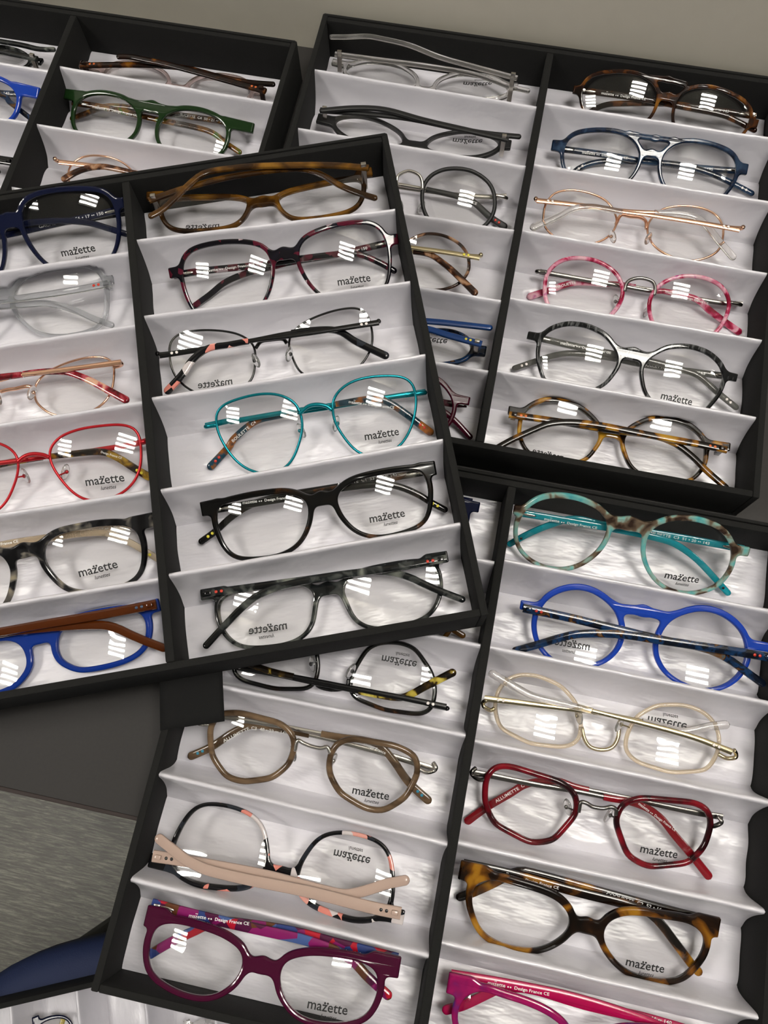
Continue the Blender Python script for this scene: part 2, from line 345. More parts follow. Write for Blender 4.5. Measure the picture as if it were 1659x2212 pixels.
def logo2d(sub=True):
    """lens print: word mark with two dots, small word below; width 1, centred"""
    V, Fc = text_mesh('mazette'); w = V[:,0].max()-V[:,0].min(); x0 = V[:,0].min()
    A = (V-[x0+w/2, 0])/w; A[:,1] *= 1.05
    wm = text_mesh('ma')[0][:,0].max()/w-.5; wz = text_mesh('maz')[0][:,0].max()/w-.5; zc = (wm+wz)/2+.01
    top = A[:,1].max()
    parts = [(A, Fc), disc(zc-.035, top*.98, .026), disc(zc+.035, top*.98, .026)]
    if sub:
        B, Fb = text_mesh('lunettes', .3); wb = B[:,0].max()-B[:,0].min()
        parts.append(((B-[B[:,0].min()+wb/2, 0])/wb*[.40,.46]+[.06,-.16], Fb))
    return join2(*parts)
def brandline():
    V, Fc = text_mesh('mazette'); w = V[:,0].max(); r = disc(w+.5, .22, .15), disc(w+.95, .22, .15)
    D, Fd = text_mesh('Design France CE'); zc = (text_mesh('ma')[0][:,0].max()+text_mesh('maz')[0][:,0].max())/2
    return join2((V, Fc), disc(zc-.12, .82, .09), disc(zc+.12, .82, .09), *r, (D*.88+[w+1.6, 0], Fd))
def modelline(s):
    return text_mesh(s)
# ---------------------------------------------------------------- front outline by distance field + marching squares
def sdf_poly(P, X, Y):
    d = np.full(X.shape, 1e9); ins = np.zeros(X.shape, bool); n = len(P)
    for i in range(n):
        a, b = P[i], P[(i+1) % n]; e = b-a; wx, wy = X-a[0], Y-a[1]
        t = np.clip((wx*e[0]+wy*e[1])/(e@e+1e-12), 0, 1); d = np.minimum(d, (wx-e[0]*t)**2+(wy-e[1]*t)**2)
        c = ((a[1] > Y) != (b[1] > Y)) & (X < (b[0]-a[0])*(Y-a[1])/(b[1]-a[1]+1e-12)+a[0]); ins ^= c
    d = np.sqrt(d); return np.where(ins, -d, d)
def sdf_seg(a, b, r0, r1, X, Y):
    a = np.array(a, float); b = np.array(b, float); e = b-a
    t = np.clip(((X-a[0])*e[0]+(Y-a[1])*e[1])/(e@e+1e-12), 0, 1)
    return np.hypot(X-a[0]-e[0]*t, Y-a[1]-e[1]*t)-(r0+(r1-r0)*t)
def smin(a, b, k):
    h = np.clip(.5+.5*(b-a)/k, 0, 1); return b*(1-h)+a*h-k*h*(1-h)
def contours(D, x0, y0, h):
    ny, nx = D.shape; segs = {}
    def pt(i, j, e):
        if e == 0: a, b = D[j,i], D[j,i+1]; t = a/(a-b); return (x0+(i+t)*h, y0+j*h)
        a, b = D[j,i], D[j+1,i]; t = a/(a-b); return (x0+i*h, y0+(j+t)*h)
    neg = D < 0
    code = neg[:-1,:-1]*1+neg[:-1,1:]*2+neg[1:,1:]*4+neg[1:,:-1]*8
    E = {0:('h',0,0),1:('v',1,0),2:('h',0,1),3:('v',0,0)}
    TB = {1:[(3,0)],2:[(0,1)],3:[(3,1)],4:[(1,2)],5:[(3,2),(1,0)],6:[(0,2)],7:[(3,2)],8:[(2,3)],9:[(2,0)],10:[(2,1),(0,3)],11:[(2,1)],12:[(1,3)],13:[(1,0)],14:[(0,3)]}
    nxt = {}; pos = {}
    js, is_ = np.nonzero((code > 0) & (code < 15))
    for j, i in zip(js, is_):
        for a, b in TB[int(code[j,i])]:
            k = []
            for e in (a, b):
                t, di, dj = E[e]; key = (t, i+di, j+dj); k.append(key)
                if key not in pos: pos[key] = pt(i+di, j+dj, 0 if t == 'h' else 1)
            nxt[k[0]] = k[1]
    out = []; seen = set()
    for k in list(nxt):
        if k in seen: continue
        c = []; q = k
        while q not in seen and q in nxt: seen.add(q); c.append(pos[q]); q = nxt[q]
        if len(c) > 12: out.append(np.array(c))
    return out
def slab(conts, thick, bev):
    c = bpy.data.curves.new('c', 'CURVE'); c.dimensions = '2D'; c.fill_mode = 'BOTH'; c.extrude = max(.05, thick/2-bev); c.bevel_depth = bev; c.bevel_resolution = 2; c.offset = -bev
    for P in conts:
        P = resample(P, max(24, int(plen(P)/.9)), True)
        s = c.splines.new('POLY'); s.points.add(len(P)-1)
        s.points.foreach_set('co', np.c_[P, np.zeros(len(P)), np.ones(len(P))].ravel()); s.use_cyclic_u = True
    o = bpy.data.objects.new('c', c); m = bpy.data.meshes.new_from_object(o)
    V = np.array([v.co[:] for v in m.vertices]); Fc = [tuple(p.vertices) for p in m.polygons]
    bpy.data.objects.remove(o); bpy.data.curves.remove(c); bpy.data.meshes.remove(m)
    return V, Fc
# ---------------------------------------------------------------- spectacles
KW, RL, KX = .0007, 90.0, .034
LOCAL = {}
def crop(x0, y0):
    def f(*a): return [(x0+a[i]/3, y0+a[i+1]/3) for i in range(0, len(a), 2)]
    return f
GROUP = {'A': 'glasses in the tray under the overlapping corner', 'B': 'glasses in the tray with the pink flecked pair', 'C': 'glasses in the topmost tray', 'D': 'glasses in the tray jutting over the desk edge', 'E': 'glasses in the tray on the chair'}
REPORT = []; ROOTS = {}
FIN_Y = np.array([-13,-11.6,-8.2,-5.4,-3.4,-1.9,-1.1,-.3,.6,1.5,2.2,3.2,4.4,6.4,8]); FIN_Z = np.array([4.8,5.6,9.9,16.4,23.4,29.4,32.6,34.5,34.3,32.4,28.4,21.4,13.4,6.4,4.8])
def surface(t, col, x, y):
    """height of the satin (ridges and padding) over tray-local x, y"""
    xa, xb = (2.8, TW/2-TT-.3) if col == 1 else (-(TW/2-TT-.3), -2.8)
    u = np.clip((x-xa)/(xb-xa), 0, 1); h = np.full(x.shape, 5.4)
    for i in range(1, 6):
        d = finadj(t, col, i); h = np.maximum(h, np.interp(y-(Y0-FP*(i-1)+d[0]+(d[1]-d[0])*u), FIN_Y, FIN_Z))
    return h
def fit_pose(t, L, R, lens, side, bc, like, T1, T2, z0, t0, s, wt, rw, th, ta, tb):
    """height and lean at which the pair rests on the satin without sinking into it; the picture position stays"""
    m = tray_M(t); Rt, O = m[:3,:3], m[:3,3]; N = Rt[:,2]
    dirs = lambda P: np.array([ray(*p)[1] for p in P])
    dl, dr = dirs(L)[0], dirs(R)[0]; T = [resample(catmull(T_, 4), 16) if T_ else np.zeros((0,2)) for T_ in (T1, T2)]
    dT = [dirs(q) if len(q) else None for q in T]; dB = dirs(bc)[0] if bc else None; dP = None if like else dirs(resample(lens, 24, True))
    def hp(d, P, n): return CAMP+d*(((P-CAMP)@n)/(d@n))[..., None]
    def cost(z, tl):
        P0 = O+N*z; PL = hp(dl, P0, N); PR = hp(dr, P0, N); hw = np.linalg.norm(PR-PL)/2; X = (PR-PL)/(2*hw); H = np.cross(N, X)
        c, q = math.cos(math.radians(tl)), math.sin(math.radians(tl)); Y = H*c+N*q; Wn = np.cross(X, Y); C = (PL+PR)/2; pts = []
        if like:
            o = LOCAL[like]; pl = o['lens']*hw/o['hw']; xm = 0
        else:
            xm = (hp(dB, C, Wn)-C)@X if dB is not None else 0; g = hp(dP, C, Wn)-C; pl = np.c_[g@X, g@Y]; pl[:,0] = (xm-pl[:,0]) if side == 'L' else (pl[:,0]-xm)
        ce = pl.mean(0); e = pl+(pl-ce)/np.linalg.norm(pl-ce, axis=1)[:,None]*rw
        e = np.vstack([e+[xm,0], e*[-1,1]+[xm,0], [(-hw,-2),(-hw,2),(hw,-2),(hw,2)]])
        pts.append(np.c_[e, -s*KW*e[:,0]**2-th/2])
        for k in (0, 1):
            if dT[k] is None: continue
            w = -s*wt[k]; g = hp(dT[k], C+Wn*w, Wn)-C; g = np.c_[g@X, g@Y]
            tn = np.gradient(g, axis=0); nn = np.c_[-tn[:,1], tn[:,0]]; nn /= np.linalg.norm(nn, axis=1)[:,None]+1e-9
            for sg in (-1, 1): pts.append(np.c_[g+nn*sg*ta, np.full(len(g), w-tb)])
        p = np.vstack(pts); wp = C+p[:,:1]*X+p[:,1:2]*Y+p[:,2:]*Wn; lp = (wp-O)@Rt
        col = 1 if ((C-O)@Rt)[0] > 0 else -1; xa, xb = (2.8, TW/2-TT-.3) if col == 1 else (-(TW/2-TT-.3), -2.8)
        low = np.clip(TH-lp[:,2], 0, 30)
        pen = np.clip(surface(t, col, lp[:,0], lp[:,1])+.3-lp[:,2], 0, 30)
        py = np.minimum(np.clip(np.maximum(lp[:,1]-(TL/2-TT-2.6), -TL/2+TT+.2-lp[:,1])+.3, 0, 30), low)
        pxx = np.minimum(np.clip(np.maximum(lp[:,0]-xb, xa-lp[:,0]), 0, 30), low)
        return .06*np.sum(pen**2)+.06*np.sum(py**2)+.03*np.sum(pxx**2)+((tl-t0)/7)**2+((z-z0)/5)**2
    best = (1e9,)
    za, zb, ta_, tb_ = (18, 31, -5, 8) if s == 1 else (10, 23, -10, 16)
    for z in np.arange(za, zb+.1, 1.5):
        for tl in np.arange(t0+ta_, t0+tb_, 2.0): best = min(best, (cost(z, tl), z, tl))
    return best
def temple(pts, w, a0, a1, b, r_end=True):
    """flat bar following pts (x,y); height 2*a, thickness 2*b, rounded free end"""
    P = resample(catmull(pts, 8), 40); L = plen(P)
    if r_end:
        d_ = np.r_[0, np.cumsum(np.linalg.norm(np.diff(P, axis=0), axis=1))]; ex = L-a1*(1-np.sin(np.linspace(0, math.pi/2, 6)))
        st = np.sort(np.r_[d_[d_ < L-a1*1.1], ex]); P = np.c_[np.interp(st, d_, P[:,0]), np.interp(st, d_, P[:,1])]
    N = len(P); V, Fc = [], []; n = 12; s = 0
    for i in range(N):
        if i: s += np.linalg.norm(P[i]-P[i-1])
        t = P[min(i+1,N-1)]-P[max(i-1,0)]; t = t/(np.linalg.norm(t)+1e-9); nn = np.array([-t[1], t[0]])
        a = a0+(a1-a0)*s/L; bb = b
        if r_end and L-s < a1: a *= math.sqrt(max(.02, 1-((a1-(L-s))/a1)**2)); bb = b*max(.45, math.sqrt(max(.02, 1-((a1-(L-s))/a1)**4)))
        for k in range(n):
            q = 2*math.pi*k/n; cu, cv = math.cos(q), math.sin(q)
            u = a*math.copysign(abs(cu)**.72, cu); v = bb*math.copysign(abs(cv)**.72, cv)
            V.append((P[i][0]+nn[0]*u, P[i][1]+nn[1]*u, w+v))
    for i in range(N-1):
        for k in range(n): A = i*n+k; B = i*n+(k+1) % n; Fc.append((A, B, B+n, A+n))
    Fc.append(tuple(range(n-1,-1,-1))); Fc.append(tuple((N-1)*n+k for k in range(n)))
    return V, Fc
def split_poly(P, f):
    P = resample(catmull(P, 8), 60); k = max(2, min(57, int(f*59))); return P[:k+1], P[k:]
def glasses(id, label, tray, pose, L, R, lens=None, side='L', z=22, tilt=16, rim='ac', rw=3.0, th=3.6, mat='black_gloss', tmat=None, metal=None, tip=None,
            bc=None, bt=6, bpts=None, et=6, T1=None, T2=None, ta=2.4, tb=1.5, split=None, pads=None, logo=None, lw=225, text1=None, text2=None, rivet=None, tipdot=None,
            like=None, topbar=None, loop=False, wt=(4.7, 8.1), fix=None, comp=True, facet=False, cat='glasses'):
    m = tray_M(tray); Rt, O = m[:3,:3], m[:3,3]; N = Rt[:,2]
    s = 1 if pose == 'F' else -1; wt = (wt[0]+2.0, wt[1]+2.0)
    best = (0.0,)+fix if fix else fit_pose(tray, L, R, lens, side, bc, like, T1, T2, z if s == 1 else z-1, 20 if s == 1 else tilt, s, wt, rw, th, ta, tb); z, tilt = best[1], best[2]
    mid_x = ((hit(*L[0], O+N*z, N)+hit(*R[0], O+N*z, N))/2-O)@Rt[:,0]
    slot_x = (3.6, TW/2-TT-.8) if mid_x > 0 else (-(TW/2-TT-.8), -3.6)
    def inside(P, mrg=0.0):
        """keep a point between the divider and the side wall of its column"""
        q = (P-O)@Rt[:,0]; return P+Rt[:,0]*(min(max(q, slot_x[0]+mrg), slot_x[1]-mrg)-q)
    em = 0.0 if rim == 'ac' else 1.6; PL = inside(hit(*L[0], O+N*z, N), em); PR = inside(hit(*R[0], O+N*z, N), em); hw = np.linalg.norm(PR-PL)/2
    X = (PR-PL)/(2*hw); H = np.cross(N, X); ct, st = math.cos(math.radians(tilt)), math.sin(math.radians(tilt))
    Y = H*ct+N*st; Wn = np.cross(X, Y); C = (PL+PR)/2
    F = np.eye(4); F[:3,0], F[:3,1], F[:3,2], F[:3,3] = X, Y, Wn, C
    s = 1 if pose == 'F' else -1
    def loc(p, w=0.0):
        q = hit(p[0], p[1], C+Wn*w, Wn)-C; return np.array([q@X, q@Y])
    def bend(x): return -s*KW*np.asarray(x)**2
    Fm = F.copy(); Fm[:3,3] *= MM
    root = ROOTS[id] = empty('eyeglasses', Fm); tag(root, label, cat, GROUP[tray])
    # ---- lens shape
    if like:
        o = LOCAL[like]; sc = hw/o['hw']; pl = o['lens']*sc; xm = 0.0; bcl = o['bc']*sc if o['bc'] is not None else None; bp = None if o['bp'] is None else o['bp']*sc
        if bool(o['up']) != (pose != 'BU'): pl = pl*[1,-1]; bcl = None if bcl is None else bcl*[1,-1]
    else:
        bcl = loc(bc[0]) if bc else None; xm = bcl[0] if bcl is not None else 0.0
        pl = np.array([loc(p) for p in lens]); pl[:,0] = (xm-pl[:,0]) if side == 'L' else (pl[:,0]-xm)   # right-hand lens, x measured from the middle
        bp = np.array([loc(p)-[xm,0] for p in bpts]) if bpts else None
        if bcl is not None: bcl = np.array([0.0, bcl[1]])
    # the lower, hidden edge of the lenses ends before the next ridge or the front wall
    ym = (pl[:,1].max()+pl[:,1].min())/2; colm = 1 if ((C-O)@Rt)[0] > 0 else -1; ce = pl.mean(0)
    for fz in (np.arange(1.0, .66, -.03) if comp else (1.0,)):
        q = pl.copy(); k = q[:,1] < ym; q[k,1] = ym+(q[k,1]-ym)*fz
        e = q+(q-ce)/np.linalg.norm(q-ce, axis=1)[:,None]*(rw if rim == 'ac' else rw/2); e = e[k]; e = np.vstack([e+[xm,0], e*[-1,1]+[xm,0]])
        wp = C+e[:,:1]*X+e[:,1:2]*Y+(bend(e[:,0])-th/2)[:,None]*Wn; lp = (wp-O)@Rt
        bad = (surface(tray, colm, lp[:,0], lp[:,1])-lp[:,2] > 2.0) | ((lp[:,1] < -TL/2+TT+.4) & (lp[:,2] < TH))
        if not bad.any(): break
    pl = q
    LOCAL[id] = dict(frame=(X, Y, Wn, C), xm=xm, lens=pl, hw=hw, bc=bcl, bp=bp, up=(pose != 'BU'))
    c = resample(pl if facet else catmull(pl, 6, True), 72, True)
    ar = np.sum(c[:,0]*np.roll(c[:,1],-1)-np.roll(c[:,0],-1)*c[:,1])
    if ar < 0: c = c[::-1]
    for _ in range(5 if facet else 2): c = (np.roll(c,1,0)+2*c+np.roll(c,-1,0))/4
    REPORT.append((id, 'cost %.2f z %.1f tilt %.0f' % best, round(2*hw,1), round(np.ptp(c[:,0]),1), round(np.ptp(c[:,1]),1)))
    cR = c+[xm,0]; cL = (c*[-1,1]+[xm,0])[::-1]
    hingeY = 0.0
    # ---- front
    mr = MATS[mat]
    if rim == 'ac':
        h = .5; pad = 9; x0 = min(cL[:,0].min(), -hw)-pad; x1 = max(cR[:,0].max(), hw)+pad; y0 = c[:,1].min()-pad; y1 = max(c[:,1].max(), 8)+pad
        gx = np.arange(x0, x1, h); gy = np.arange(y0, y1, h); GX, GY = np.meshgrid(gx, gy)
        dR, dL = sdf_poly(cR, GX, GY), sdf_poly(cL, GX, GY)
        top = np.clip((GY-c[:,1].min())/np.ptp(c[:,1]), 0, 1); top = 1-top if pose == 'BU' else top
        wv = rw*(.85+.35*top)
        d = np.minimum(dR-wv, dL-wv)
        def lens_x(y, inner):
            k = np.abs(c[:,1]-y) < 4; q = c[k,0] if k.any() else c[:,0]; return q.min() if inner else q.max()
        by = bcl[1] if bcl is not None else c[:,1].mean()+6
        xi = lens_x(by, True); arch = -1.5 if pose != 'BU' else 1.5
        for sg in (-1, 1):
            d = smin(d, sdf_seg((xm, by), (xm+sg*(xi+.5), by+arch), bt/2, bt/2*1.05, GX, GY), 4.0)
            yt = 0.0; xo = lens_x(yt, False)
            a = np.array([xm+sg*(xo+.5), yt]); b = np.array([sg*(hw-et*.30), yt])
            if sg*(b[0]-a[0]) < 1: a[0] = b[0]-sg
            q = np.maximum(sdf_seg(a, (sg*(hw+2), yt), et/2*1.05, et/2*.95, GX, GY), sg*GX-hw)
            d = smin(d, q, 3.0)
        if topbar is not None:
            tb_ = np.array([loc(p) for p in topbar])
            for i in range(len(tb_)-1): d = smin(d, sdf_seg(tb_[i], tb_[i+1], 1.9, 1.9, GX, GY), 2.5)
        d = np.maximum(d, np.maximum(-dR, -dL))
        V, Fc = slab(contours(d, x0, y0, h), th, min(1.15, rw*.37))
        V[:,2] += bend(V[:,0])
        me = mesh('front', V, Fc, True, .5); fr = obj('front', me, mr, root)
    else:
        r = rw/2
        for cc, nm in ((cL,'rim'), (cR,'rim')):
            P = np.c_[cc, bend(cc[:,0])]; me = mesh('rim', *tube(P, r, 8, True)); fr = obj('rim', me, mr, root)
        mm_ = MATS[metal or mat]
        if bp is not None:
            B = catmull(np.array(bp)+[xm,0], 6)
        else:
            by = bcl[1] if bcl is not None else 3; k = np.abs(c[:,1]-by) < 4; xi = c[k,0].min() if k.any() else c[:,0].min()
            B = catmull([(xm-xi, by-2), (xm-xi*.5, by+.6), (xm, by+1.2), (xm+xi*.5, by+.6), (xm+xi, by-2)], 6)
        obj('bridge', mesh('bridge', *tube(np.c_[B, bend(B[:,0])+s*.8], 1.25, 8)), mm_, root)
        for sg in (-1, 1):
            k = np.abs(c[:,1]) < 5; xo = c[k,0].max() if k.any() else c[:,0].max(); xa = xm+sg*xo
            wz = -s*wt[0]
            if loop:
                E_ = catmull([(xa, -1, bend(xa)), (sg*(hw-5), -2.5, bend(hw)), (sg*(hw-.8), -1.2, bend(hw)-s*2), (sg*hw, 1, -s*5), (sg*(hw-2), 3, wz)], 5); rr = 1.3
            else:
                E_ = catmull([(xa, 0, bend(xa)), (sg*(hw-2.5), 0, bend(hw)), (sg*(hw-.6), 0, bend(hw)-s*1.5), (sg*(hw-.8), 0, wz)], 5); rr = 1.5
            obj('end_piece', mesh('end_piece', *tube(E_, rr, 8)), mm_, root)
    # ---- lenses
    for cc in (cL, cR):
        cen = cc.mean(0); sx_ = 1 if cen[0] > xm else -1; rings = [0, .3, .55, .75, .9, 1.0]; V, Fc = [], []; n = len(cc)
        r2e = np.mean(np.sum((cc-cen)**2, 1)); k_ = 1.03 if rim == 'ac' else .995
        for sgn in (1, -1):
            V0 = len(V)
            for t in rings:
                for p in (cc if t > 0 else cc[:1]):
                    q = cen+(p-cen)*t*k_; r2 = np.sum((q-cen)**2)
                    V.append((q[0], q[1], -s*(KW*q[0]**2)-s*KX*sx_*(q[0]-cen[0])+s*(r2e-r2)/(2*RL)-s*.5*r2e/RL*.6+sgn*.7))
            off = V0
            for i in range(n): 
                f = (off, off+1+i, off+1+(i+1) % n); Fc.append(f if sgn > 0 else f[::-1])
            for ri in range(len(rings)-2):
                for i in range(n):
                    a = off+1+ri*n+i; b = off+1+ri*n+(i+1) % n; f = (a, a+n, b+n, b); Fc.append(f if sgn > 0 else f[::-1])
        half = len(V)//2
        for i in range(n):
            a = half-n+i; b = half-n+(i+1) % n; Fc.append((a, a+half, b+half, b))
        lo = obj('lens', mesh('lens', V, Fc, True, .6), MATS['lens_clear'], root)
        if logo is not None:
            lp = loc(logo[0])
            if (cc is cL) == (lp[0] < xm):
                V2, F2 = logo2d(); w_ = lw/3/FPX*np.linalg.norm(C-CAMP)/1.0
                e = hit(logo[0][0]+lw/6, logo[0][1], C, Wn)-hit(logo[0][0]-lw/6, logo[0][1], C, Wn); w_ = np.linalg.norm(e)
                if pose == 'B': V2 = V2*[-1,1]
                if pose == 'BU': V2 = V2*[1,-1]
                V2 = V2*w_; cy_ = (V2[:,1].max()+V2[:,1].min())/2
                V2 = V2+lp-[0,cy_]
                r2 = np.sum((V2-cen)**2, 1)
                zz = -s*(KW*V2[:,0]**2)-s*KX*sx_*(V2[:,0]-cen[0])+s*(r2e-r2)/(2*RL)-s*.5*r2e/RL*.6+.85
                obj('lens_print', mesh('lens_print', np.c_[V2, zz], F2, False), MATS['ink_black'], lo)
    # ---- nose pads
    if pads:
        for p in pads:
            q = loc(p, 3); sg = 1 if q[0] > xm else -1
            Rr = Rz(-sg*.35)@Ry(sg*.7)
            wz = -s*4.5
            po = obj('nose_pad', mesh('nose_pad', *ell((q[0], q[1], wz), (2.6,5.2,1.3), 12, 8, Rr)), MATS['pad_clear'], root)
            # arm from the rim
            k = np.argmin(np.sum(((c*[sg,1]+[xm,0])-q-[sg*2,0])**2, 1)); e = (c*[sg,1]+[xm,0])[k]
            A = catmull([(e[0], e[1], bend(e[0])), ((e[0]+q[0])/2+sg*.8, (e[1]+q[1])/2, -s*2.6), (q[0]+sg*.8, q[1], wz+s*.4)], 4)
            obj('pad_arm', mesh('pad_arm', *join(tube(A, .55, 6), ell((q[0]+sg*.8, q[1], wz+s*.2), (1.4,1.4,1.0), 8, 6))), MATS[metal or 'm_silver'], po)
    # ---- temples
    for ti, (T, txt) in enumerate(((T1, text1), (T2, text2))):
        if not T: continue
        w = -s*(wt[0] if ti == 0 else wt[1]); P = np.array([loc(p, w) for p in T]); sg = -1 if ti == 0 else 1
        for k in range(len(P)):
            wp = C+X*P[k,0]+Y*P[k,1]+Wn*w
            if (wp-O)@N < TH+2: wp = inside(wp, 1.6); P[k] = ((wp-C)@X, (wp-C)@Y)
        tm = MATS[tmat or mat]
        if split:
            sp = split[ti] if isinstance(split, tuple) else split
            Pa, Pb = split_poly(P, sp)
            to = obj('temple', mesh('temple', *temple(Pa, w, 1.9, 1.3, 1.0, False), True, .6), MATS[metal], root)
            tt = obj('temple_tip', mesh('temple_tip', *temple(Pb, w, 1.9, 2.6, 1.5), True, .6), MATS[tip], to)
        else:
            to = obj('temple', mesh('temple', *temple(P, w, ta, ta*.86, tb), True, .6), tm, root)
        zface = w+(tb if not split else 1.55)+.08
        # hinge block joins the front to the temple
        h0 = P[0]; d0 = (P[1]-P[0])/np.linalg.norm(P[1]-P[0])
        if rim == 'ac':
            a, b = sorted((w, 0)); cx0 = h0+d0*2.2
            cx0 = h0+d0*3.4; bx_ = (cx0[0]-1.7, cx0[0]+1.7, cx0[1]-1.2, cx0[1]+1.2, a+.6, b-.4+bend(hw))
            if bx_[5]-bx_[4] > .8: obj('hinge', boxes('hinge', [bx_], .3), MATS['m_silver' if (s == 1 or tilt < -3) else (tmat or mat)], to)
            if s == 1:   # core wire head seen on the inner face
                q = h0+d0*9; ang = math.atan2(d0[1], d0[0]); Rr = Rz(ang)
                obj('hinge_plate', mesh('hinge_plate', *ell((q[0], q[1], w+tb), (4.6,1.0,.35), 10, 6, Rr)), MATS['m_silver'], to)
        def dots(pts, col, rad=.95):
            for p in pts:
                q = np.asarray(p); obj('rivet', mesh('rivet', *join(ell((q[0], q[1], zface-.05), (rad,rad,.28), 10, 6))), MATS[col], to)
        if rivet and s == -1:
            q = h0+d0*8.0; dots([q, q+d0*3.1], rivet)
        if tipdot:
            q = P[-1]; d1 = (P[-2]-P[-1])/np.linalg.norm(P[-2]-P[-1]); dots([q+d1*7, q+d1*10.2], tipdot)
        if txt:
            items = [txt] if isinstance(txt[0], str) or txt[0] is None else txt
            for body, a, b in items:
                A, B = loc(a, w+tb), loc(b, w+tb); V2, F2 = brandline() if body is None else modelline(body)
                wd = V2[:,0].max()-V2[:,0].min(); sc = np.linalg.norm(B-A)/wd; sc_y = min(sc, 2.6)
                ang = math.atan2(B[1]-A[1], B[0]-A[0]); U = (V2-[V2[:,0].min(), .34])*[sc, sc_y]
                U = U@np.array([[math.cos(ang), math.sin(ang)], [-math.sin(ang), math.cos(ang)]])+(A+B)/2*0+A
                obj('printed_text', mesh('printed_text', np.c_[U, np.full(len(U), zface)], F2, False), MATS['ink_white'], to)
    return root
a_, b_, c_, d_, e_, f_, g_, h_ = (crop(*q) for q in ((0,0),(0,500),(0,1000),(0,1659),(300,300),(500,500),(400,950),(500,1350)))
i_, j_, k_, l_, m_, n_, o_, p_ = (crop(*q) for q in ((400,1659),(650,0),(1106,100),(1106,550),(1106,1030),(1000,1420),(930,1659),(1106,1659)))
def px(*a): return [(a[i], a[i+1]) for i in range(0, len(a), 2)]
def tx(body, ab): return (body, ab[0], ab[1])
# ================================================================ topmost tray, right column
glasses('CR1', 'brown amber tortoise rectangular glasses, temples up against the back wall of the topmost tray', 'C', 'B', e_(62,405), e_(1515,245), fix=(23,-8), side='L',
  lens=e_(163,470,175,435,260,415,430,400,600,395,690,408,702,432,672,510,600,570,450,600,300,610,220,592,180,540), rw=3.2, mat='tort_amber', bc=e_(805,405), bt=6.5, et=7,
  T1=e_(65,400,330,310,600,245,850,205,1060,195,1180,230,1300,300,1420,350,1545,388), T2=e_(1490,188,1200,170,800,175,600,190,430,220,330,290,240,380,150,460,62,508), wt=(12,16), ta=2.3, logo=e_(418,592), lw=210)
glasses('CR2', 'black and dark red flecked square glasses with a white patch on the rim', 'C', 'F', e_(188,868), e_(1698,640), z=24, tilt=17,
  lens=e_(285,830,300,775,350,728,450,698,580,682,710,686,800,712,845,770,857,840,847,930,820,1015,770,1085,670,1130,540,1155,430,1155,370,1115,320,1020,290,915), rw=2.7, mat='tort_red', bc=e_(940,742), bt=6.5, et=7,
  T1=e_(225,885,420,855,800,815,1100,770,1390,745,1550,798,1670,865), T2=e_(1655,665,1300,745,1000,795,860,830,700,870,560,930,460,1010,350,1090), text1=tx(None, e_(415,858,750,812)), text2=tx('GACHETTE  C1  56 \u2022 17 \u2022\u2022 150', e_(1112,785,1480,706)), logo=e_(1397,930), lw=215)
glasses('CR3', 'thin black metal wire glasses with black and pink marbled temple tips', 'C', 'B', e_(130,1410), e_(1560,1200), z=15, tilt=2, rim='wire', rw=1.5, mat='m_black', metal='m_black', tip='tort_pinkblack',
  lens=e_(205,1370,215,1320,270,1270,380,1246,510,1244,630,1262,710,1302,748,1350,755,1420,740,1540,690,1600,580,1650,430,1665,320,1620,240,1540,210,1450), bc=e_(855,1300), bpts=e_(755,1355,790,1312,850,1300,930,1295,958,1322),
  T1=e_(135,1405,430,1360,720,1310,960,1262,1150,1238,1290,1245,1400,1310,1500,1360,1620,1415), T2=e_(1555,1190,1200,1245,960,1280,720,1310,580,1335,450,1358,350,1430,280,1530,170,1650), split=.56, pads=e_(760,1440,975,1400), rivet='dot_white', logo=e_(500,1605), lw=220, wt=(4.5,7.6))
glasses('CR4', 'bright teal metal wire glasses with brown and blue marbled tips', 'C', 'F', px(440,921.7), px(921.7,846.7), z=22, tilt=16, rim='wire', rw=1.7, mat='m_teal', metal='m_teal', tip='tort_blueorange', side='R',
  lens=f_(655,1140,665,1080,710,1020,790,970,900,942,1020,935,1110,943,1170,980,1195,1050,1198,1130,1180,1230,1140,1330,1080,1405,980,1462,880,1462,795,1415,715,1315,668,1225), bc=f_(545,1125), bpts=f_(440,1185,490,1138,545,1122,610,1130,653,1158),
  T1=px(444,920,500,908)+f_(0,1232,300,1180,620,1128,900,1085,1000,1100,1100,1160,1220,1250,1320,1312), T2=f_(1258,1040,950,1085,640,1140,300,1195,150,1235,20,1340)+b_(1480,1400,1350,1540), split=.56, pads=f_(678,1245,448,1290), tipdot='dot_red',
  text2=tx('BOULETTE  C4', b_(1505,1360,1655,1232)), text1=tx(None, f_(760,1103,1055,1140)), logo=f_(977,1330), lw=225)
glasses('CR5', 'black rectangular glasses with faint brown tortoise corners and yellow dots on the tips', 'C', 'F', g_(96,452), g_(1628,180), fix=(27,19),
  lens=g_(205,480,225,430,330,398,480,368,640,352,740,372,790,412,797,480,785,560,752,660,692,735,590,785,430,800,330,778,268,705,230,615,208,545), rw=3.2, mat='tort_dark', bc=g_(885,378), bt=7, et=9,
  T1=g_(180,455,400,420,700,370,1000,315,1250,290,1370,300,1500,350,1600,410,1700,462), T2=g_(1570,205,1200,270,900,320,620,365,430,420,300,500,200,590,90,670), tipdot='dot_yellow', text1=tx(None, g_(372,408,700,368)), text2=tx('ANISETTE  C1  53 \u2022 17 \u2022\u2022 145', g_(985,290,1372,222)), logo=g_(1312,512), lw=232)
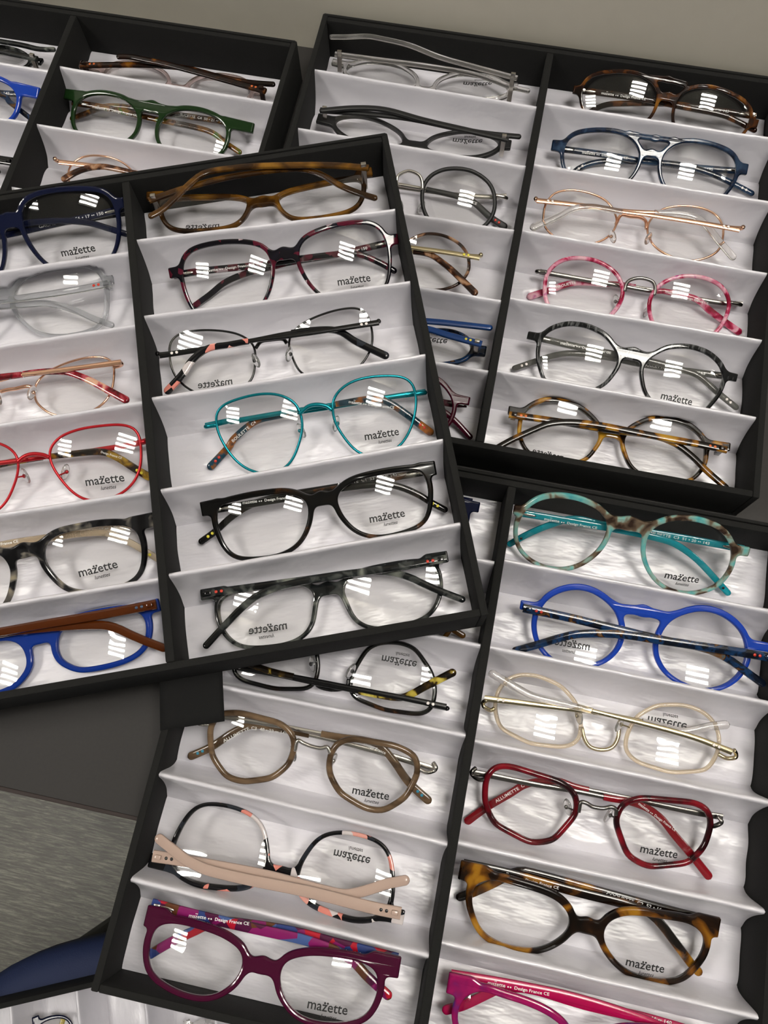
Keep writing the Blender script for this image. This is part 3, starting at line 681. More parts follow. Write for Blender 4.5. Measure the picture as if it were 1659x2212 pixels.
glasses('CR6', 'smoky grey marbled rectangular glasses with red dots, lying temples up by the front wall', 'C', 'B', g_(110,1015), g_(1700,765), z=14, tilt=2,
  lens=g_(235,1110,245,1050,330,1000,500,965,680,945,780,955,832,1000,826,1090,810,1190,760,1260,660,1310,480,1335,370,1325,300,1280,250,1200), rw=3, mat='smoke_tort', bc=g_(928,962), bt=6.5, et=7,
  T1=g_(115,1000,400,960,800,905,1100,862,1300,855,1450,890,1600,960,1815,1042), T2=g_(1692,770,1400,822,1000,878,700,930,520,985,400,1060,260,1200,122,1350), rivet='dot_red', logo=g_(540,1240), lw=245, wt=(4.7,8.1))
# ---- topmost tray, left column
glasses('CL1', 'glossy navy blue square glasses against the back wall of the topmost tray', 'C', 'F', a_(-680,1552), a_(802,1312), fix=(33,38), side='R',
  lens=a_(150,1350,190,1300,280,1265,400,1246,540,1241,650,1252,710,1290,735,1360,750,1430,750,1530,730,1620,680,1690,580,1730,420,1740,320,1710,240,1630,180,1530,150,1430), rw=3, mat='navy_gloss', bc=a_(62,1425), bt=8, et=7,
  T1=a_(-640,1570,-200,1490,300,1435,550,1440,700,1480,835,1522), T2=a_(805,1350,600,1400,400,1442,100,1510,-300,1590), text2=tx('GACHETTE  C3  56 \u2022 17 \u2022\u2022 150', a_(252,1470,670,1380)), logo=a_(510,1640), lw=220)
glasses('CL2', 'clear grey crystal square glasses with red dots beside the navy pair', 'C', 'B', b_(-700,560), b_(748,325), fix=(17,12), side='R',
  lens=b_(98,430,110,370,170,310,290,270,420,250,550,245,620,265,660,310,685,370,690,450,687,540,655,600,570,645,420,668,300,660,215,622,142,555,105,495), rw=3, mat='crystal_grey', tmat='crystal_grey', bc=b_(22,410), bt=6, et=6,
  T1=b_(-660,560,-200,505,200,470,320,467,480,510,620,570,740,612), T2=b_(722,335,430,390,0,450,-300,492), rivet='dot_red')
glasses('CL3', 'rose gold metal round glasses with red marbled temple tips', 'C', 'B', b_(-600,1100), b_(808,880), z=14, tilt=0, side='R', rim='wire', rw=1.5, mat='m_rose', metal='m_rose', tip='tort_redpink',
  lens=b_(225,1070,230,1000,270,945,350,890,480,842,600,822,700,832,745,880,748,950,735,1030,690,1110,600,1170,470,1200,350,1190,280,1150,240,1110), bc=b_(105,1018), bpts=b_(0,1035,50,1022,100,1015,170,1000,220,1010),
  T1=b_(-580,1085,-100,985,170,922,400,908,520,940,620,985,720,1040,835,1102), T2=b_(785,848,500,885,170,925,0,945,-300,985), split=(.5,.6), pads=b_(212,1050,-5,1085))
glasses('CL4', 'bright red metal wire glasses', 'C', 'F', b_(-535,1545), b_(968,1355), z=22, tilt=16, side='R', rim='wire', rw=1.7, mat='m_red', metal='m_red', tip='tort_yellowdark',
  lens=b_(320,1450,335,1390,400,1325,520,1280,660,1258,780,1252,860,1275,895,1330,905,1400,905,1500,880,1590,830,1660,750,1715,650,1740,560,1740,470,1690,390,1600,340,1520), bc=b_(215,1445), bpts=b_(115,1495,160,1458,215,1442,280,1447,322,1465),
  T1=b_(-500,1560,0,1500,400,1450,640,1428,750,1460,880,1540,985,1602), T2=b_(962,1355,830,1385,570,1425,200,1475,0,1510,-300,1590), split=.55, pads=b_(395,1560,135,1585), tipdot='dot_yellow', text1=tx('Design France CE', b_(655,1428,790,1468)), text2=tx('143', b_(5,1507,45,1500)), logo=b_(680,1628), lw=245)
glasses('CL5', 'black and cream tortoise rectangular glasses with clear champagne temples', 'C', 'F', c_(-680,770), c_(995,365), fix=(25,20), side='R',
  lens=c_(292,590,310,520,380,468,500,438,640,413,780,408,850,424,890,470,910,550,910,640,890,710,840,760,740,800,600,820,480,815,400,770,330,690,300,640), comp=False, rw=3.5, mat='tort_blackwhite', tmat='clear_champagne', bc=c_(158,565), bt=7.5, et=9,
  T1=c_(-640,760,-100,560,300,485,600,452,720,462,850,520,1040,632), T2=c_(950,385,700,428,400,475,100,522,-200,570), tipdot='dot_yellow', text2=tx('ANISETTE  C2  53 \u2022 17 \u2022\u2022 145', c_(360,487,760,412)), text1=tx(None, c_(-230,568,118,505)), logo=c_(640,703), lw=252)
glasses('CL6', 'translucent blue glasses with brown temples, lying temples up', 'C', 'B', c_(-525,1315), c_(1047,920), z=13, tilt=4, side='R',
  lens=c_(380,1180,400,1100,480,1040,620,1003,780,978,900,972,945,1010,957,1080,950,1170,920,1250,850,1310,740,1352,600,1375,520,1368,450,1320,400,1260), rw=4, mat='blue_trans', tmat='brown_trans', bc=c_(258,1125), bt=7, et=8,
  T1=c_(-500,1290,-100,1125,300,1068,620,1050,740,1066,850,1115,970,1165,1085,1208), T2=c_(1012,915,700,975,300,1042,0,1095,-300,1140), rivet='dot_grey', ta=2.9, wt=(4.7,8.1))
# ================================================================ tray jutting over the desk edge, right column
glasses('DR1', 'pale turquoise and brown round glasses with turquoise temples', 'D', 'F', m_(-25,215), m_(1547,500), fix=(33,36), side='R',
  lens=m_(868,430,890,362,950,312,1040,288,1150,287,1260,312,1350,357,1402,420,1425,490,1420,570,1380,650,1310,712,1210,745,1110,745,1010,715,930,650,880,560,865,490), rw=3, mat='tort_turquoise', tmat='turq_trans', bc=m_(762,302), bt=7.5, et=6,
  T1=m_(20,228,400,292,700,345,900,387,1050,432,1180,520,1280,620,1410,765), T2=m_(1500,468,1200,412,900,360,600,310,400,272,250,310,100,372,-50,440), tipdot='dot_black', text1=tx(None, m_(210,272,552,330)), text2=tx('MUSETTE  C3  51 \u2022 20 \u2022\u2022 143', m_(900,363,1280,432)), logo=m_(1100,670), lw=232)
glasses('DR2', 'bright blue round glasses with a keyhole bridge and speckled dark temples', 'D', 'B', m_(48,825), m_(1700,1112), fix=(21,15),
  lens=m_(155,965,170,885,220,805,300,755,400,733,500,748,590,800,660,870,690,950,695,1020,670,1100,610,1165,530,1202,420,1215,320,1200,230,1140,175,1060), comp=False, rw=3.4, mat='blue_opaque', tmat='tort_bluemulti', bc=m_(850,868), bt=6, et=6,
  T1=m_(72,850,400,920,700,992,1000,1062,1250,1112,1400,1180,1500,1250,1640,1352), T2=m_(1690,1172,1400,1125,1000,1065,700,1022,450,1018,320,1042,150,1092,0,1132), rivet='dot_red', ta=2.8, logo=m_(385,1098), lw=232)
glasses('DR3', 'gold metal glasses with clear octagonal rims, lying upside down', 'D', 'BU', n_(112,300), n_(1748,632), fix=(15,6), rim='tube', rw=2.6, mat='clear_champagne', metal='m_gold', tip='crystal',
  facet=True, lens=n_(200,330,220,215,290,135,380,108,490,120,640,185,740,300,768,430,752,555,660,602,430,580,230,470), bc=n_(895,600), bpts=n_(770,450,790,530,830,582,905,600,970,582,1005,525,1015,455),
  T1=n_(140,265,500,310,830,352,1100,402,1300,450,1420,478,1500,470,1600,448,1728,434), T2=n_(1742,612,1500,520,1250,450,1000,387,800,337,600,287,450,250,350,200,142,88), split=(.66,.56), pads=n_(748,380,1012,432), rivet='dot_white', loop=True, logo=n_(1320,410), lw=250, wt=(4.5,7.6))
glasses('DR4', 'dark red rimmed glasses with gunmetal bridge and hinges', 'D', 'F', n_(46,765), n_(1692,1094), z=23, tilt=10, rim='tube', comp=False, rw=3.7, mat='red_tort', metal='m_gun', tip='red_trans',
  facet=True, lens=n_(150,790,205,715,300,708,640,808,735,890,740,1010,585,1190,440,1207,200,1085,140,950), bc=n_(872,975), bpts=n_(748,1000,762,938,800,942,840,965,905,975,960,966,990,985,990,1020),
  T1=n_(62,745,200,770,450,820,700,862,950,912,1080,935,1200,980,1290,1050,1370,1150,1490,1290,1605,1435), T2=n_(1682,1035,1480,1000,1200,940,950,887,740,842,600,800,420,818,300,885,150,972,12,1072), split=(.5,.5), pads=n_(692,1000,962,1050), loop=True,
  text2=tx('ALLUMETTE  C4', n_(210,935,410,818)), text1=tx(None, n_(1140,945,1378,1120)), logo=n_(1270,1280), lw=250)
glasses('DR5', 'brown and amber tortoiseshell glasses in front of the red pair', 'D', 'F', o_(188,672), o_(1885,1052), fix=(26,14),
  lens=o_(272,845,285,780,340,742,430,735,560,768,700,808,800,850,870,910,897,970,886,1040,830,1100,740,1150,640,1170,500,1150,400,1110,330,1050,290,960,272,890), comp=False, rw=3.7, mat='tort_coquette', bc=o_(1012,1018), bt=7, et=11,
  T1=o_(212,622,500,682,900,790,1300,892,1450,965,1600,1150,1700,1282,1755,1338), T2=o_(1850,1002,1500,912,1100,802,700,692,560,672,430,735,280,805,165,842), ta=2.9, text1=tx(None, o_(450,682,832,777)), text2=tx('COQUETTE  C2  52 \u2022 16 \u2022\u2022 140', o_(1140,812,1592,948)), logo=o_(1390,1300), lw=255)
glasses('DR6', 'bright magenta pink glasses by the front wall of the overhanging tray', 'D', 'F', o_(112,1402), o_(1832,1790), fix=(29,6),
  lens=o_(178,1610,200,1530,260,1470,350,1455,460,1490,600,1532,740,1592,850,1672,882,1740,870,1820,800,1880,700,1920,560,1920,420,1890,300,1830,220,1740,185,1680), rw=3.4, mat='magenta_marble', tmat='magenta', bc=o_(978,1800), bt=7, et=11,
  T1=o_(132,1342,500,1402,900,1482,1300,1602,1500,1690,1650,1850), T2=o_(1805,1745,1400,1625,1000,1532,700,1442,560,1420,440,1432,330,1482,200,1542,75,1572), ta=3.0, text2=tx('COQUETTE  C4  52 \u2022 16 \u2022\u2022 140', o_(1090,1535,1562,1652)), text1=tx(None, o_(372,1390,770,1465)))
# ---- overhanging tray, left column
glasses('DL3', 'dark tortoise octagonal glasses with black metal temples and lemon coloured tips, upside down', 'D', 'BU', h_(-90,255), h_(1402,540), fix=(15,6), side='R', rim='tube', rw=2.8, mat='tort_dark', metal='m_black', tip='tort_lemon',
  facet=True, lens=h_(760,430,785,310,880,150,965,113,1090,113,1190,150,1300,310,1322,430,1295,565,1225,607,990,580,790,495), bc=h_(650,420), bpts=h_(540,340,560,395,650,420,740,405,760,350),
  T1=h_(-60,255,300,322,550,377,830,432,1060,470,1150,455,1250,402,1350,350,1455,298), T2=h_(1392,532,1150,480,900,432,540,360,300,312,160,270,60,230,-80,170,-180,110), split=(.58,.62), pads=h_(527,255,775,298), rivet='dot_white', logo=h_(1090,222), lw=228, wt=(4.5,7.6))
glasses('DL4', 'horn brown rimmed glasses with silver bridge and hinges', 'D', 'F', h_(-262,612), h_(1322,950), z=23, tilt=9, side='R', rim='tube', comp=False, rw=3.8, mat='horn_brown', metal='m_silver', tip='horn_brown',
  facet=True, lens=h_(635,850,680,765,780,735,1060,785,1190,850,1212,960,1130,1125,985,1212,870,1195,700,1090,630,960), bc=h_(530,785), bpts=h_(412,815,430,748,470,765,520,785,580,797,622,790,640,830),
  T1=h_(-240,575,0,602,400,670,680,722,850,745,960,780,1050,880,1150,1020,1292,1152), T2=h_(1312,932,1150,882,950,822,700,757,450,700,200,652,100,657,0,702,-130,790,-282,858), split=(.5,.5), pads=h_(385,850,640,900), loop=True, tipdot='dot_teal',
  text2=[tx('ALLUMETTE', px(482,1601,538,1573)), tx('C3  48 \u2022 23 \u2022\u2022 145', px(543,1572,620,1584))], text1=tx('Design France', h_(860,770,1000,830)), logo=h_(900,1110), lw=240)
glasses('DL5', 'black and coral pink marbled glasses with pale beige temples, upside down', 'D', 'BU', px(327,1856), i_(1418,962), z=14, tilt=2, side='R',
  lens=i_(740,740,757,640,800,560,860,482,930,442,1030,432,1150,452,1250,492,1302,550,1325,640,1330,740,1322,830,1300,900,1230,950,1100,960,960,920,840,870,770,810), comp=False, rw=2.8, mat='tort_pinkblack', tmat='beige_pink', bc=i_(622,682), bt=6, et=8,
  T1=d_(992,570)+i_(0,602,500,692,900,795,1050,820,1200,785,1300,752,1455,722), T2=i_(1398,942,1200,902,800,802,400,722,150,662,60,622,0,592,-100,512,-190,440), rivet='dot_black', ta=3.3, logo=i_(1085,558), lw=240, wt=(4.7,8.1))
glasses('DL6', 'translucent purple glasses with red and blue marbled temples', 'D', 'F', px(311.5,1979), px(864,2093), fix=(38.5,1), side='R',
  lens=i_(618,1340,640,1275,700,1235,820,1217,960,1227,1100,1252,1190,1287,1240,1340,1246,1420,1225,1510,1170,1600,1080,1640,950,1650,820,1630,720,1580,650,1490,622,1410), comp=False, rw=3.5, mat='purple_trans', tmat='multi_redblue', bc=i_(500,1275), bt=7, et=11,
  T1=i_(-215,882,100,962,500,1052,800,1122,1050,1222,1180,1350,1335,1492), T2=i_(1378,1237,1000,1142,700,1062,400,1012,200,1000,50,1060,-100,1132,-252,1222), ta=3.0, text1=tx(None, i_(25,955,415,1008)), text2=tx('COQUETTE  C3  52 \u2022 16 \u2022\u2022 140', i_(705,1117,1140,1208)), logo=i_(920,1573), lw=262)
glasses('DL1', 'navy glasses of which only one corner shows under the topmost tray', 'D', 'F', px(556,1000), px(1036,1097), fix=(25,20), like='CR5', rw=3.2, mat='navy_gloss', et=7, bt=7,
  T1=px(566,1000,700,1010,850,1040,950,1080,1000,1120), T2=px(1020,1085,850,1050,700,1030,600,1060,560,1085))
glasses('DL2', 'brown glasses almost hidden under the topmost tray, one rounded tip showing', 'D', 'F', px(520,1200), px(1010,1308), fix=(25,20), like='CR5', rw=3.2, mat='tort_amber', et=7, bt=7,
  T1=px(530,1200,700,1240,860,1290,940,1335,1005,1376), T2=px(1000,1300,850,1260,700,1230,600,1260,540,1290))
# ================================================================ tray with the pink flecked pair, left column
glasses('BL1', 'fully transparent crystal glasses, upside down against the back wall', 'B', 'BU', j_(203,432), j_(1402,592), fix=(17,-12), side='R',
  lens=j_(868,590,900,530,960,502,1050,491,1150,502,1250,532,1320,578,1332,625,1290,662,1180,678,1050,670,945,645,880,612), rw=3, mat='crystal', bc=j_(800,592), bt=6, et=6,
  T1=j_(222,350,500,387,800,425,1100,475,1250,522,1350,560,1485,592), T2=j_(1402,508,1150,440,900,370,700,292,520,250,430,235,300,240,185,240), wt=(12,22), ta=2.3, logo=j_(1145,550), lw=182)
glasses('BL2', 'matte black glasses, upside down with a long dark temple across', 'B', 'BU', j_(108,795), j_(1357,970), z=14, tilt=-8, side='R',
  lens=j_(815,955,850,910,930,882,1040,868,1150,880,1230,910,1272,942,1270,975,1220,1005,1120,1025,1000,1015,900,992,840,975), rw=3, mat='black_matte', bc=j_(735,945), bt=6, et=9,
  T1=j_(125,715,400,735,700,768,1000,830,1200,865,1428,887), T2=j_(1345,905,1100,850,800,780,550,712,350,700,120,718), wt=(10,14), ta=2.4, logo=j_(1080,918), lw=190)
glasses('BL3', 'black rimmed round glasses with a silver arched bridge and red dots', 'B', 'F', j_(75,1075), j_(1338,1272), z=24, tilt=17, side='R', rim='tube', rw=3.0, mat='black_matte', metal='m_silver', tip='black_matte',
  lens=j_(785,1265,800,1192,850,1132,930,1097,1020,1090,1110,1106,1190,1152,1240,1212,1258,1290,1250,1370,1210,1440,1140,1490,1040,1515,930,1500,850,1450,797,1365), bc=j_(703,1112), bpts=j_(620,1230,622,1165,640,1132,700,1110,760,1132,784,1172,788,1230),
  T1=j_(90,1065,400,1152,800,1225,1050,1282,1130,1320,1230,1410,1335,1478), T2=j_(1332,1270,1200,1276,950,1256,640,1216,400,1182,250,1172,100,1250), split=.56, pads=j_(775,1330,640,1320), tipdot='dot_red', text1=tx('CE', j_(1112,1310,1140,1322)))
glasses('BL4', 'brown tortoise round glasses with gold temples half under the topmost tray', 'B', 'B', f_(410,62), f_(1618,175), fix=(20,10), side='R', rim='tube', rw=2.4, mat='tort_brown', metal='m_gold', tip='tort_brown',
  lens=f_(1100,170,1130,85,1190,38,1270,17,1360,27,1440,62,1500,112,1535,182,1535,262,1500,340,1450,390,1360,430,1250,430,1160,390,1110,320,1095,245), bc=f_(1008,110),
  T1=f_(430,42,900,102,1170,130,1290,152,1380,212,1450,272,1592,412), T2=f_(1608,172,1400,137,1170,105,800,52,560,30), split=(.6,.7), rivet='dot_yellow', wt=(4.5,7.6))
glasses('BL5', 'multicoloured dark glasses with navy blue temples half under the topmost tray', 'B', 'BU', f_(260,560), f_(1645,800), fix=(16,-5), side='R',
  lens=f_(1060,770,1120,705,1250,662,1400,662,1500,702,1545,762,1520,820,1440,870,1300,900,1150,890,1080,835), rw=3, mat='tort_bluemulti', tmat='blue_temple', bc=f_(955,760), bt=6, et=8,
  T1=f_(300,482,900,562,1270,582,1500,605,1725,632), T2=f_(1622,732,1400,672,1270,632,900,542,600,490), rivet='dot_yellow', wt=(9,13), logo=f_(1300,700), lw=200)
glasses('BL6', 'dark burgundy glasses at the front of the tray half under the topmost tray', 'B', 'F', f_(160,835), f_(1545,1098), z=24, tilt=16, side='R',
  lens=f_(957,1060,1000,985,1100,933,1220,932,1330,972,1400,1042,1430,1110,1420,1190,1370,1270,1270,1320,1150,1320,1050,1270,980,1180,957,1115), rw=3, mat='burgundy', bc=f_(850,965), bt=7, et=6,
  T1=f_(190,850,800,1000,1200,1085,1400,1185,1565,1345), T2=f_(1525,1120,1380,1110,1000,1022,700,942,450,900))
# ---- right column
glasses('BR1', 'dark brown aviator glasses against the back wall, above the navy pair', 'B', 'F', k_(398,275), k_(1600,500), fix=(26,34),
  lens=k_(460,280,490,222,560,187,680,175,800,187,880,222,930,275,936,340,910,420,870,490,790,540,680,560,560,540,490,480,457,380), rw=2.4, mat='tort_darkbrown', bc=k_(1010,325), bt=4.2, et=6, topbar=k_(900,205,1010,215,1120,245),
  T1=k_(430,285,700,318,930,357,1100,392,1350,442,1450,482,1585,552), T2=k_(1580,455,1300,412,1000,372,700,372,600,382,530,412,480,442), text1=tx(None, k_(580,302,867,342)), text2=tx('SQUELETTE  C2  53 \u2022 16 \u2022\u2022 145', k_(1040,392,1405,422)))
glasses('BR2', 'marbled navy blue aviator glasses with a double bridge', 'B', 'F', k_(260,632), k_(1537,792), z=24, tilt=17,
  lens=k_(345,660,370,605,430,568,540,555,660,563,750,592,800,640,822,695,812,760,770,840,700,900,600,930,480,920,390,870,350,780,340,715), rw=2.8, mat='navy_marble', bc=k_(903,695), bt=4.4, et=8, topbar=k_(760,565,800,580,930,598,1050,612,1090,628),
  T1=k_(285,662,600,702,830,742,1100,772,1300,830,1450,900,1568,962), T2=k_(1500,812,1200,787,900,752,700,745,560,750,450,782,380,832), tipdot='dot_white', text1=tx(None, k_(455,687,750,724)), text2=tx('SQUELETTE  C3  53 \u2022 16 \u2022\u2022 145', k_(935,770,1302,798)))
glasses('BR3', 'rose gold thin metal glasses with clear temple tips, lying temples up', 'B', 'B', k_(142,1015), k_(1482,1200), z=15, tilt=4, rim='wire', rw=1.6, mat='m_rose', metal='m_rose', tip='crystal',
  lens=k_(200,1110,215,1035,270,967,360,941,460,946,560,976,630,1022,670,1090,677,1150,640,1220,560,1270,440,1290,320,1270,230,1210,200,1155), bc=k_(785,1102), bpts=k_(675,1150,708,1092,770,1100,830,1106,868,1130,872,1180),
  T1=k_(160,1000,500,1037,720,1067,920,1077,1050,1080,1180,1102,1260,1162,1350,1272,1445,1382), T2=k_(1472,1190,1200,1142,900,1097,720,1075,600,1052,500,1040,400,1052,280,1112,118,1182), split=.55, pads=k_(650,1240,880,1252), rivet='dot_white', wt=(4.5,7.6))
glasses('BR4', 'pink flecked round glasses with a gunmetal bridge', 'B', 'F', l_(160,102), l_(1503,322), z=24, tilt=16, rim='tube', rw=3.0, mat='tort_pink', metal='m_gun', tip='tort_pink',
  lens=l_(215,195,230,122,280,62,350,27,440,20,540,37,630,82,690,142,718,222,710,290,670,360,600,420,480,440,350,420,260,360,220,285), bc=l_(832,155), bpts=l_(728,240,745,182,790,157,850,155,910,177,927,220,922,265),
  T1=l_(180,110,300,132,700,202,900,237,980,237,1100,262,1200,292,1280,362,1400,452,1485,512), T2=l_(1492,320,1300,305,900,227,700,195,600,190,430,180,330,200,240,232,98,277), split=(.55,.5), pads=l_(690,300,890,360), text2=tx('PIROUETTE', l_(285,212,412,177)), text1=tx(None, l_(995,238,1272,316)))
glasses('BR5', 'black and grey streaked octagonal glasses with translucent grey temples', 'B', 'F', l_(102,517), l_(1468,797), fix=(27,21), comp=False,
  facet=True, lens=l_(178,660,195,540,260,485,365,458,480,472,600,530,680,640,685,710,600,830,490,885,370,892,215,810), rw=2.8, mat='stripe_grey', tmat='grey_trans', bc=l_(785,642), bt=7, et=5.5,
  T1=l_(130,530,400,592,650,642,900,692,1150,762,1230,802,1330,892,1465,1002), T2=l_(1440,795,1150,757,850,712,600,662,400,640,280,652,150,692,0,742), tipdot='dot_white', text1=tx(None, l_(315,572,642,637)), text2=tx('SQUELETTE  C1  48 \u2022 21 \u2022\u2022 145', l_(830,708,1252,772)), logo=l_(1065,950), lw=210)
glasses('BR6', 'yellow and black tortoise octagonal glasses with orange dots by the front wall', 'B', 'B', l_(-30,1022), l_(1398,1262), fix=(15,2),
  facet=True, lens=l_(50,1180,70,1050,110,1005,200,963,310,964,440,1005,545,1100,568,1190,480,1340,360,1402,240,1402,90,1310), rw=2.9, mat='tort_yellow', bc=l_(650,1150), bt=6.5, et=6,
  T1=l_(-20,1037,300,1082,600,1132,900,1172,1050,1222,1170,1310,1260,1400,1400,1522), T2=l_(1392,1267,1200,1227,900,1172,600,1112,400,1087,250,1095,150,1132,0,1200,-130,1272), rivet='dot_orange', logo=l_(225,1318), lw=205, wt=(4.7,8.1))
# ================================================================ tray under the overlapping corner
glasses('AR1', 'pale clear glasses with dark tortoise temples against the back wall', 'A', 'BU', a_(508,442), a_(1725,622), z=13, tilt=-10, side='R',
  lens=a_(1228,570,1270,522,1350,502,1450,502,1560,532,1620,582,1620,640,1540,690,1400,682,1290,642), rw=3, mat='crystal_rose', tmat='tort_darkbrown', bc=a_(1145,580), bt=6, et=7,
  T1=a_(520,425,900,420,1200,442,1400,492,1600,532,1785,548), T2=a_(1722,592,1400,502,1100,422,950,390,850,370,755,368), rivet='dot_orange', wt=(11,16))
glasses('AR2', 'dark green glasses with a tortoise temple', 'A', 'F', a_(405,595), a_(1637,820), fix=(24,20),
  lens=a_(478,710,500,652,560,617,660,611,760,632,830,667,880,722,892,780,872,860,822,930,735,975,625,975,535,932,487,855,472,785), rw=3, mat='green_gloss', tmat='tort_green', bc=a_(985,692), bt=7.5, et=8,
  T1=a_(470,665,700,702,1000,772,1250,822,1380,862,1470,932,1565,995), T2=a_(1590,808,1300,767,1000,722,800,692,680,692,570,732,455,775), text1=tx(None, a_(600,690,890,748)), text2=tx('SUCETTE  C4  50 \u2022 21 \u2022\u2022 145', a_(1168,742,1458,792)))
glasses('AR3', 'rose gold wire glasses with a brown tip, cut off by the topmost tray', 'A', 'B', a_(372,1062), a_(1560,1290), z=14, tilt=2, rim='wire', rw=1.5, mat='m_rose', metal='m_rose', tip='tort_brown',
  lens=a_(450,1140,480,1072,550,1027,640,1016,740,1031,820,1072,870,1130,880,1200,830,1280,700,1320,560,1290,470,1220), bc=a_(960,1160),
  T1=a_(385,1050,700,1087,1000,1142,1250,1220,1400,1330), T2=a_(1540,1280,1000,1152,740,1092,650,1080,560,1092,480,1122,400,1172), split=.58, wt=(4.5,7.6))
glasses('AL1', 'smoky dark glasses against the back wall next to the clear pair', 'A', 'BU', a_(-870,210), a_(285,432), fix=(15,-12), like='BL1', rw=3, mat='smoke_tort', et=6, bt=6,
  T1=a_(-840,170,-300,225,100,285,250,318,362,322), T2=a_(240,382,0,332,-400,252,-650,220), wt=(10,14))
glasses('AL2', 'cobalt blue glasses next to the green pair', 'A', 'F', a_(-960,372), a_(238,592), fix=(28,20), like='AR2', rw=3, mat='blue_opaque', tmat='tort_bluemulti', et=9, bt=7.5,
  T1=a_(-920,380,-400,490,0,612,60,660,150,730,212,778), T2=a_(225,612,0,602,-300,545,-700,482), text2=tx('C2  50 \u2022 21 \u2022\u2022 145', a_(-150,592,62,605)))
glasses('AL3', 'glasses with a black temple, only the corner showing by the divider', 'A', 'B', a_(-1060,850), a_(100,1068), fix=(15,4), like='AR2', rw=3, mat='black_gloss', et=6, bt=7,
  T1=a_(-1040,850,-500,960,-200,1020,0,1120), T2=a_(92,1057,-200,1012,-700,945), wt=(4.7,8.1))
# ================================================================ tray on the chair
glasses('E1', 'navy glasses with a yellow tip, mostly cut off, in the tray on the chair', 'E', 'F', px(136,2560), px(76,2196), fix=(25,20), like='CR5', mat='navy_gloss', tmat='tort_lemon', rw=3, et=6, bt=7,
  T1=px(142,2552,120,2430,118,2330,122,2260,138,2195), T2=px(80,2203,100,2330,125,2450,155,2540))
glasses('E2', 'clear crystal glasses, mostly cut off, in the tray on the chair', 'E', 'F', px(470,2566), px(404,2204), fix=(25,20), like='CR5', mat='crystal', rw=3, et=6, bt=6,
  T1=px(475,2556,446,2430,440,2330,442,2260,449,2200), T2=px(410,2210,432,2330,455,2450,480,2540))
def strap():
    m = tray_M('C'); R, O = m[:3,:3], m[:3,3]; zz = np.array([39.0, 39.0, 39.0, 38.98, 38.95, 38.9])
    V, Fc = [], []
    for k, z in enumerate(zz):
        t = k/5; a = (344+2*t, 1470-60*(1-t)*0+108*t-30*(1-t)); b = (479+6*t, 1450+108*t-20*(1-t)); n = 9
        for i in range(n):
            u = i/(n-1); p = hit(a[0]+(b[0]-a[0])*u, a[1]+(b[1]-a[1])*u, np.array([0,0,z]), np.array([0,0,1.]))
            q = R.T@(p-O); V.append(q)
    nv = len(V); V = V+[v-np.array([0,0,.6]) for v in V]; n = 9
    for k in range(5):
        for i in range(n-1):
            a = k*n+i; Fc.append((a, a+n, a+n+1, a+1)); Fc.append((a+nv, a+nv+1, a+nv+n+1, a+nv+n))
    ring = [i for i in range(n)]+[k*n+n-1 for k in range(1,6)]+[5*n+i for i in range(n-2,-1,-1)]+[k*n for k in range(4,0,-1)]
    for a, b in zip(ring, ring[1:]+ring[:1]): Fc.append((a, b, b+nv, a+nv))
    obj('closure_strap', mesh('closure_strap', V, Fc), MATS['velvet_black'], trC)
strap()
def chair():
    zt = TRAYS['E'][2]-.3; N = np.array([0,0,1.])
    c0 = hit(-15, 2072, np.array([0,0,zt]), N); e1 = hit(215, 2027, np.array([0,0,zt]), N); e0 = hit(100, 2047, np.array([0,0,zt]), N)
    ang = math.atan2(*(e1-e0)[[1,0]]); R = Rz(ang); sw, sd = 470, 450
    ctr = e1 + R@np.array([sw/2-150, -sd/2, 0])
    root = empty('chair'); root.location = (ctr[0]*MM, ctr[1]*MM, -.74); root.rotation_euler = (0,0,ang)
    tag(root, 'blue upholstered chair beside the desk with a tray resting on it', 'chair')
    top = zt+740; V, Fc = [], []; n = 64; rings = [(0,.0,1),(.5,0,1),(.8,0,1),(.93,-1,1),(.98,-6,1),(1,-18,1),(1,-44,1),(.97,-56,1),(.0,-58,1)]
    for t, dz, _ in rings:
        for i in range(n):
            q = 2*math.pi*i/n; c, s_ = math.cos(q), math.sin(q)
            V.append((math.copysign(abs(c)**.42, c)*sw/2*t, math.copysign(abs(s_)**.42, s_)*sd/2*t, top+dz))
    for k in range(len(rings)-1):
        for i in range(n): a = k*n+i; b = k*n+(i+1) % n; Fc.append((a, a+n, b+n, b))
    obj('seat', mesh('seat', V, Fc), MATS['chair_blue'], root)
    obj('seat_pan', boxes('seat_pan', [(-sw/2+30,sw/2-30,-sd/2+30,sd/2-30,top-70,top-56)], 3), MATS['plastic_black'], root)
    for sx in (-1, 1):
        for sy in (-1, 1):
            obj('leg', mesh('leg', *tube([(sx*190, sy*180, top-66), (sx*205, sy*195, 0)], 11, 12)), MATS['plastic_black'], root)
        obj('back_post', mesh('back_post', *tube(catmull([(sx*150,-sd/2+25,top-60),(sx*150,-sd/2-20,top+20),(sx*150,-sd/2-45,top+180)], 5), 9, 10)), MATS['plastic_black'], root)
    V, Fc = [], []; nx, nz = 16, 10
    for sdx in (0, 1):
        for i in range(nx+1):
            for k in range(nz+1):
                u, v = i/nx*2-1, k/nz; w = 205*(1-.12*abs(v-.5)**2*4); th = 16*(1-abs(u)**6)*(1-abs(2*v-1)**6)
                V.append((u*w, -sd/2-50-28*v+30*u*u+(th if sdx else -th), top+120+v*300))
    o = (nx+1)*(nz+1)
    for i in range(nx):
        for k in range(nz):
            a = i*(nz+1)+k; Fc.append((a, a+1, a+nz+2, a+nz+1)); Fc.append((o+a, o+a+nz+1, o+a+nz+2, o+a+1))
    obj('backrest', mesh('backrest', V, Fc), MATS['chair_blue'], root)
chair()
